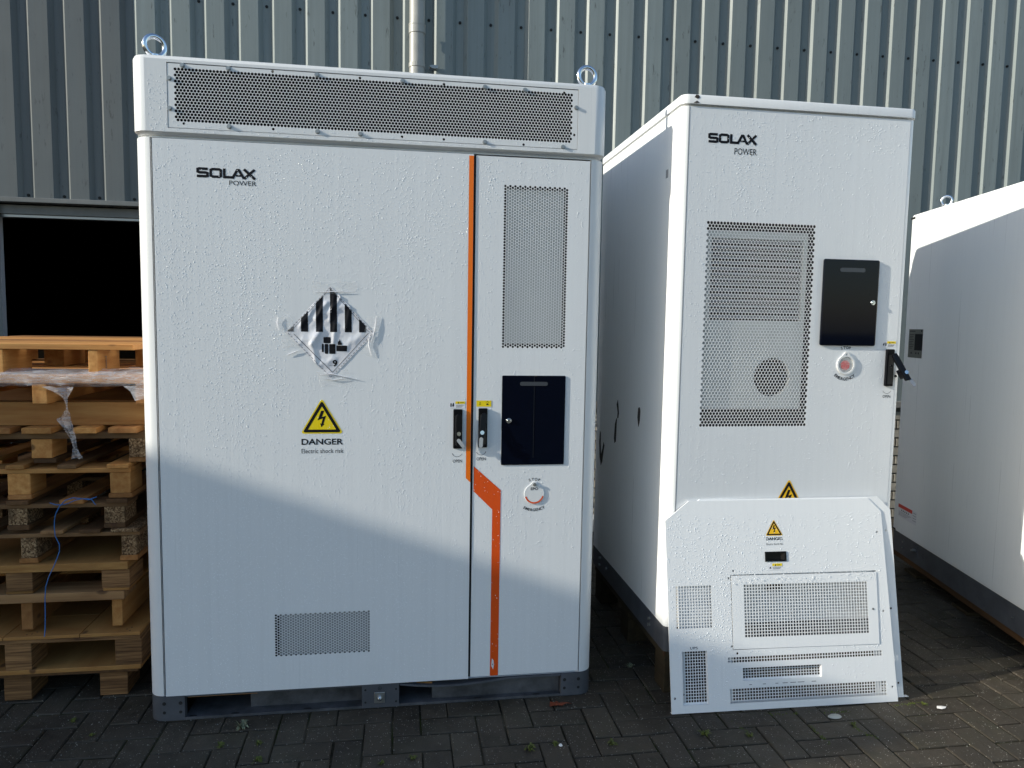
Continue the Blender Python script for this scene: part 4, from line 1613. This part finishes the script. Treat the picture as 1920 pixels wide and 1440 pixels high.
# A - topmost
pa = pallet('bare pale pine pallet lying on top of the stack', 1.1755)
for k, (y, xe) in enumerate(((Y0, -.05), (.36, -.035), (.53, -.030), (.70, -.022), (.87, -.016), (1.04, -.012))):
    board(pa, 'board', -.86, xe, y, y + .12, 1.2635, 1.2835 + .0006 * k, ('pine', 'pine', 'pine_orange')[k % 3])
rep(pa, 'block', ((-.199, -.167), (-.545, -.47), (-.84, -.79)), ((Y0 + .002, .40), (.66, .86), (1.0, 1.15)), 1.1775, 1.2625, ('pine', 'pine'))
q = MB()
for k in range(7):
    q.add([(-.1658 - (-.45), .262 + .004 * (k % 2) - .7, 1.196 + k * .0065 - 1.1755), (-.1658 + .45, .274 - .7, 1.196 + k * .0065 - 1.1755), (-.1658 + .45, .274 - .7, 1.1995 + k * .0065 - 1.1755), (-.1658 + .45, .262 + .003 * (k % 3) - .7, 1.1995 + k * .0065 - 1.1755)], [(0, 1, 2, 3)])
q.v = [(x if x < .2845 and x > .283 else .2842, y, z) for x, y, z in q.v]
q.build('stamp', 'ink_grey', pa)
# B - wrapped
pb = pallet('pine pallet with torn clear stretch film round its deck, second from the top', 1.073)
for k in range(6):
    y = Y0 + k * .18
    board(pb, 'board', -.87, .012, y, y + .13, 1.145, 1.1755, ('pine', 'pine_orange')[k % 2])
rep(pb, 'bearer', ((-.382, -.337), (-.044, .0), (-.75, -.705)), ((Y0 + .002, .92),), 1.0735, 1.1445, ('pine', 'pine_orange'))
# film round the front of B
fl = MB()
n = 70
rows_ = [(1.196, .05), (1.184, .004), (1.178, -.004), (1.160, -.008), (1.143, -.006), (1.137, .004), (1.134, .03)]
for i in range(n + 1):
    x = -.90 + .93 * i / n
    for j, (z, dy) in enumerate(rows_):
        k = .003 * noise.noise((x * 17, j * 3.1, 0)) + .002 * noise.noise((x * 60, j * 5.0, 2))
        lump = (.008 * max(0, noise.noise((x * 11, j, 5)) + .3) if x > -.2 else 0)
        fl.v.append((x + .45, Y0 + dy - .003 + k - .7, z + (.6 if j < 3 else 2.0) * k + (lump if j < 3 else 0) - 1.073))
m_ = len(rows_)
for i in range(n):
    for j in range(m_ - 1):
        a = i * m_ + j
        fl.f.append((a, a + m_, a + m_ + 1, a + 1))
fl.build('stretch_film', 'film', pb, 60)
# loose torn strand of the film
sd = MB()
stp_ = [((-.297, 1.135), .10), ((-.283, 1.115), .066), ((-.272, 1.098), .020), ((-.268, 1.075), .006), ((-.268, 1.055), .005), ((-.272, 1.036), .022), ((-.282, 1.022), .042), ((-.268, .990), .040), ((-.252, .955), .026), ((-.246, .925), .016), ((-.243, .900), .022), ((-.240, .882), .030)]
for i, ((x, z), wd) in enumerate(stp_):
    for j in range(5):
        t_ = j / 4 - .5
        sd.v.append((x + t_ * wd + .45, Y0 - .012 + .012 * math.sin(j * 2.2 + i) * min(1, wd * 30) - .7, z + .003 * math.sin(j * 3 + i * 2) - 1.073))
for i in range(len(stp_) - 1):
    for j in range(4):
        a = i * 5 + j
        sd.f.append((a, a + 5, a + 6, a + 1))
sd.build('torn_film', 'film', pb, 60)
sd = MB().add([(-.085 + .45, Y0 - .006 - .7, 1.138 - 1.073), (.0 + .45, Y0 - .006 - .7, 1.138 - 1.073), (.005 + .45, Y0 - .010 - .7, 1.098 - 1.073), (-.045 + .45, Y0 - .012 - .7, 1.085 - 1.073), (-.06 + .45, Y0 - .008 - .7, 1.118 - 1.073)], [(0, 1, 2, 3, 4)])
sd.build('torn_film', 'film', pb, 60)
# C - big bearer beam
pc = pallet('orange pine pallet with one thick beam along its front, third from the top', .8575)
board(pc, 'beam', -.90, -.012, .265, .335, .989, 1.0725, 'pine')
board(pc, 'beam', -.90, .0, .86, .94, .989, 1.0725, 'pine_orange')
rep(pc, 'board', ((-.58, -.462), (-.421, -.325), (-.256, -.184), (-.139, -.045), (-.80, -.68)), ((Y0 + .002, 1.2),), .968, .988, ('pine_orange', 'pine', 'pine'))
board(pc, 'board', -.86, -.005, Y0 + .03, Y0 + .13, .945, .9675, 'wood_grey')
board(pc, 'board', -.86, -.005, .66, .76, .945, .9675, 'wood_grey')
board(pc, 'board', -.86, -.005, 1.08, 1.18, .945, .9675, 'wood_grey')
rep(pc, 'block', ((-.405, -.335), (-.80, -.71)), ((Y0 + .025, Y0 + .14), (.66, .78), (1.08, 1.2)), .8775, .9445, ('pine',))
rep(pc, 'block', ((-.083, -.008),), ((Y0 + .025, Y0 + .14), (.66, .78), (1.08, 1.2)), .8775, .9445, ('chip',))
rep(pc, 'board', ((-.400, -.330), (-.085, -.005), (-.80, -.71)), ((Y0 + .03, 1.2),), .8590, .8770, ('wood_dark', 'pine_orange'))


def std_pallet(label, zb, zt, deck, deckz, cross, blocks, bz, mats, bmat, bottom=None, xr=-.07, foot='wood_dark'):
    p = pallet(label, zb)
    rep(p, 'board', deck, ((Y0 + .001, 1.25),), deckz[0], deckz[1], mats)
    for y in (Y0 + .012, .66, 1.12):
        board(p, 'board', -.86, xr, y, y + .11, cross[0], cross[1], mats[-1])
    rep(p, 'block', blocks, ((Y0 + .014, Y0 + .13), (.66, .78), (1.12, 1.24)), bz[0], bz[1], bmat)
    if bottom:
        rep(p, 'board', [(a - .005, b + .006) for a, b in blocks], ((Y0 + .012, 1.25),), bottom[0], bottom[1], (foot,))
    return p


std_pallet('grey brown pallet with a round grained pine block, fourth from the top', .7315, .858, ((-.482, -.417), (-.312, -.249), (-.146, -.078), (-.65, -.58), (-.80, -.74)), (.8425, .857), (.825, .842),
           ((-.479, -.408), (-.146, -.079), (-.80, -.72)), (.7495, .8245), ('pine', 'wood_grey', 'pine'), ('pine',), (.7325, .749), -.074, 'pine_orange')
std_pallet('weathered pallet with dark crumbling chip blocks, fifth from the top', .6215, .731, ((-.482, -.413), (-.311, -.233), (-.156, -.084), (-.65, -.57), (-.80, -.73)), (.7155, .7305), (.700, .715),
           ((-.483, -.419), (-.166, -.1), (-.80, -.72)), (.6405, .6995), ('wood_dark', 'pine_orange', 'wood_dark', 'wood_grey'), ('chip',), (.6225, .640), -.09)
std_pallet('grey pallet with clean pale chip blocks, sixth from the top', .5005, .621, ((-.377, -.306), (-.248, -.178), (-.145, -.052), (-.60, -.53), (-.78, -.7)), (.6085, .621), (.594, .608),
           ((-.444, -.396), (-.112, -.062), (-.80, -.73)), (.5205, .5935), ('wood_grey', 'wood_dark', 'chip', 'wood_grey'), ('chip',), (.5015, .520), -.05, 'pine_orange')
# G - plywood deck on laminated blocks
pg = pallet('plywood topped pallet on laminated blocks, seventh from the top', .3925)
board(pg, 'plywood_sheet', -.88, -.089, Y0 - .002, 1.2, .4725, .5, 'ply')
rep(pg, 'block', ((-.497, -.407), (-.177, -.086), (-.84, -.75)), ((Y0 + .002, Y0 + .14), (.62, .76), (1.05, 1.19)), .404, .472, ('lvl',))
rep(pg, 'board', ((-.497, -.407), (-.177, -.086), (-.84, -.75)), ((Y0 + .004, 1.19),), .3935, .4035, ('ply',))
# H - boards on two runners
ph_ = pallet('pale board pallet on upright lumber runners, eighth from the top', .2575)
for y in (Y0, .5, .8, 1.1):
    board(ph_, 'board', -.88, -.104, y, y + .12, .3605, .3925, 'pine' if y > .3 else 'wood_grey')
rep(ph_, 'runner', ((-.453, -.417), (-.152, -.114), (-.80, -.765)), ((Y0 + .012, 1.2),), .2585, .360, ('pine_orange', 'pine'))
# I - plywood sheet pallet
pi_ = pallet('wide plywood pallet with dark laminated blocks, ninth from the top', .1065)
board(pi_, 'plywood_sheet', -.50, -.25, Y0 - .022, .36, .2345, .2465, 'ply')
board(pi_, 'plywood_sheet', -.2485, -.047, Y0 - .022, 1.25, .2345, .2465, 'ply')
board(pi_, 'plywood_sheet', -.50, -.25, .3615, 1.25, .2345, .2465, 'ply')
board(pi_, 'plywood_sheet', -.88, -.5015, Y0 - .022, 1.25, .2345, .2465, 'ply')
board(pi_, 'plywood_sheet', -.88, -.047, Y0 - .020, 1.25, .2195, .234, 'lvl')
for x_, y_ in ((-.415, .20), (-.405, .215), (-.43, .195), (-.10, .205), (-.085, .19), (-.088, .22)):
    MB().cyl((x_ + .45, y_ - .7, .1402), .0028, .0006, 'z', 8).build('nail', 'rubber', pi_)
board(pi_, 'beam', -.88, -.06, .62, .66, .1235, .219, 'wood_grey')
rep(pi_, 'block', ((-.5, -.409), (-.137, -.046), (-.84, -.75)), ((Y0 - .018, Y0 + .10), (.67, .78), (1.12, 1.24)), .1235, .219, ('lvl',))
board(pi_, 'board', -.88, -.047, Y0 - .02, 1.25, .107, .123, 'ply')
for o in ():
    pass
# J - foot blocks
pj = pallet('lowest pallet in the stack, only laminated foot blocks and thin deck showing', .0)
board(pj, 'plywood_sheet', -.87, -.06, Y0 - .012, 1.24, .094, .1062, 'wood_dark')
rep(pj, 'block', ((-.517, -.426), (-.196, -.104), (-.84, -.75)), ((Y0 + .005, Y0 + .13), (.62, .76), (1.10, 1.22)), .0015, .0935, ('lvl',))
# runners rest on I: lift them to the sheet
# blue twine
tw = MB()
tw.tube([(-.329, .176, .728), (-.31, .172, .722), (-.29, .170, .721), (-.268, .168, .726), (-.245, .168, .737), (-.222, .168, .742), (-.200, .170, .741), (-.190, .172, .736), (-.184, .176, .722), (-.182, .182, .716)], .0017, 6)
tw.tube([(-.178, .18, .745), (-.200, .168, .738), (-.225, .165, .744), (-.250, .165, .747), (-.275, .166, .738), (-.295, .166, .716), (-.308, .168, .690), (-.314, .17, .665), (-.316, .172, .635), (-.314, .172, .610), (-.303, .174, .580), (-.303, .174, .555), (-.313, .173, .525), (-.324, .172, .498), (-.340, .172, .464), (-.351, .172, .430), (-.356, .174, .390), (-.358, .176, .330), (-.360, .174, .270), (-.362, .172, .247)], .0017, 6)
tag(tw.build('twine', 'twine', None, 60), 'loose blue twine hanging down the front of the pallet stack', 'twine')

# =================================================================== SMALL THINGS ON THE GROUND
def tuft_mesh(seed, n=26, R_=.022, H_=.016, mat='weed'):
    rr = random.Random(seed)
    mb = MB()
    for i in range(n):
        a = rr.uniform(0, 6.28)
        L = R_ * rr.uniform(.5, 1.1)
        wd = .0022 * rr.uniform(.7, 1.6)
        hh = H_ * rr.uniform(.4, 1.2)
        c, s_ = math.cos(a), math.sin(a)
        bx_, by_ = rr.uniform(-.006, .006), rr.uniform(-.006, .006)
        p = [(bx_, by_, 0), (bx_ + c * L * .5 - s_ * wd, by_ + s_ * L * .5 + c * wd, hh), (bx_ + c * L, by_ + s_ * L, hh * .7), (bx_ + c * L * .5 + s_ * wd, by_ + s_ * L * .5 - c * wd, hh * .9)]
        mb.add(p, [(0, 3, 2, 1)])
    me = D.meshes.new('weed')
    me.from_pydata(mb.v, [], mb.f)
    me.materials.append(M[mat])
    return me


tufts = [tuft_mesh(i) for i in range(4)]
grey_tuft = tuft_mesh(9, 30, .03, .022, 'weed_grey')
WL = [(.358, -.076, 1.1, 'g', 'grey green leafy weed right below the base of the large cabinet'),
      (.31, -.178, .9, 'n', 'green weed tuft below and left of the grey leafy weed'),
      (.429, -.178, .7, 'n', 'small yellowish weed tuft below and right of the grey leafy weed'),
      (.446, -.276, 1.0, 'n', 'weed tuft at the bottom edge under the grey leafy weed'),
      (.925, -.32, .7, 'n', 'tiny weed at the bottom edge below the earth bolt plate'),
      (.827, -.335, .6, 'n', 'tiny weed at the bottom edge, left of the one below the earth bolt'),
      (1.303, -.319, 1.0, 'n', 'spiky yellow green weed below the brown leaf, left of a white crumb'),
      (1.388, -.305, .8, 'n', 'small weed touching the white crumb below the brown leaf'),
      (1.577, -.326, .9, 'n', 'yellowish weed in a joint between the large cabinet and the panels'),
      (1.904, -.311, 1.1, 'n', 'bright green weed just below the left part of the front cover panel'),
      (2.055, -.337, .7, 'n', 'faint small weed below the front cover panel, right of the bright green one'),
      (1.797, .186, .8, 'g', 'grey weed in the dark gap between the large and narrow cabinets'),
      (2.45, -.321, .7, 'n', 'mossy weed below the right part of the front cover panel'),
      (2.798, -.225, .7, 'n', 'small weed beside the white scrap at the panels'),
      (-.22, .036, .7, 'n', 'small weed in front of the pallet stack'),
      (-.123, -.06, .6, 'n', 'tiny star shaped weed between the pallet stack and large cabinet')]
for i, (x, y, s_, kind, lab) in enumerate(WL):
    o = D.objects.new('weed', grey_tuft if kind == 'g' else tufts[i % 4])
    o.location = (x, y, -.002)
    o.scale = (s_, s_, s_)
    o.rotation_euler = (0, 0, i * 1.3)
    COL.objects.link(o)
    tag(o, lab, 'weed', 'weeds growing in the paving joints')
# moss running in a few joints
mo = MB()
rr = random.Random(3)
for (xa, ya, xb, yb) in ((2.03, -.24, 2.06, -.32), (2.2, -.215, 2.5, -.235), (2.30, -.30, 2.30, -.42), (2.44, -.33, 2.48, -.40), (2.80, -.21, 2.68, -.22), (2.05, -.205, 2.2, -.215)):
    for k in range(60):
        t_ = rr.random()
        x, y = xa + (xb - xa) * t_ + rr.gauss(0, .004), ya + (yb - ya) * t_ + rr.gauss(0, .004)
        r = rr.uniform(.001, .003)
        mo.add([(x - r, y - r, -.002), (x + r, y - r, -.002), (x, y + r, -.002), (x, y, r * 1.2)], [(0, 1, 3), (1, 2, 3), (2, 0, 3)])
mo.build('moss', 'weed', kind='stuff')
lf = MB()
pts = [(-.055, -.018), (-.03, -.026), (-.005, -.018), (.02, -.022), (.05, -.006), (.085, -.004), (.05, .004), (.03, .012), (.012, .010), (-.008, .024), (-.022, .014), (-.045, .022)]
lf.add([(0, 0, .010)] + [(x, y, .003 + .007 * abs(math.sin(i * 1.9))) for i, (x, y) in enumerate(pts)], [(0, i + 1, (i + 1) % len(pts) + 1) for i in range(len(pts))])
o = lf.build('leaf', 'leaf', None, loc=(1.452, -.066, .002))
o.scale = (.62, .62, .8)
tag(o, 'curled reddish brown dead leaf lying below the right base corner of the large cabinet', 'leaf')
lf = MB()
pts = [(-.02, -.004), (-.006, -.012), (.012, -.008), (.024, .002), (.010, .009), (-.008, .011)]
lf.add([(0, 0, .006)] + [(x, y, .003) for x, y in pts], [(0, i + 1, (i + 1) % 6 + 1) for i in range(6)])
tag(lf.build('scrap', 'paper', None, loc=(2.843, -.257, .001)), 'white scrap lying on sunlit paving right of the leaning panels', 'scrap')
st_ = MB()
st_.add([(.026 * math.cos(a), .015 * math.sin(a), 0) for a in [i * .6283 for i in range(10)]] + [(.02 * math.cos(a), .011 * math.sin(a), .005) for a in [i * .6283 for i in range(10)]],
        [(i, (i + 1) % 10, (i + 1) % 10 + 10, i + 10) for i in range(10)] + [tuple(range(10, 20))])
tag(st_.build('pebble', 'pebble', None, 60, loc=(2.417, -.262, .001)), 'flat pale pebble below the middle of the front cover panel', 'pebble')
st_ = MB().cyl((0, 0, 0), .007, .005, 'z', 7, .004)
tag(st_.build('crumb', 'paper', None, 60, loc=(1.406, -.312, .001)), 'white crumb on the paving beside a small weed, below the brown leaf', 'crumb')
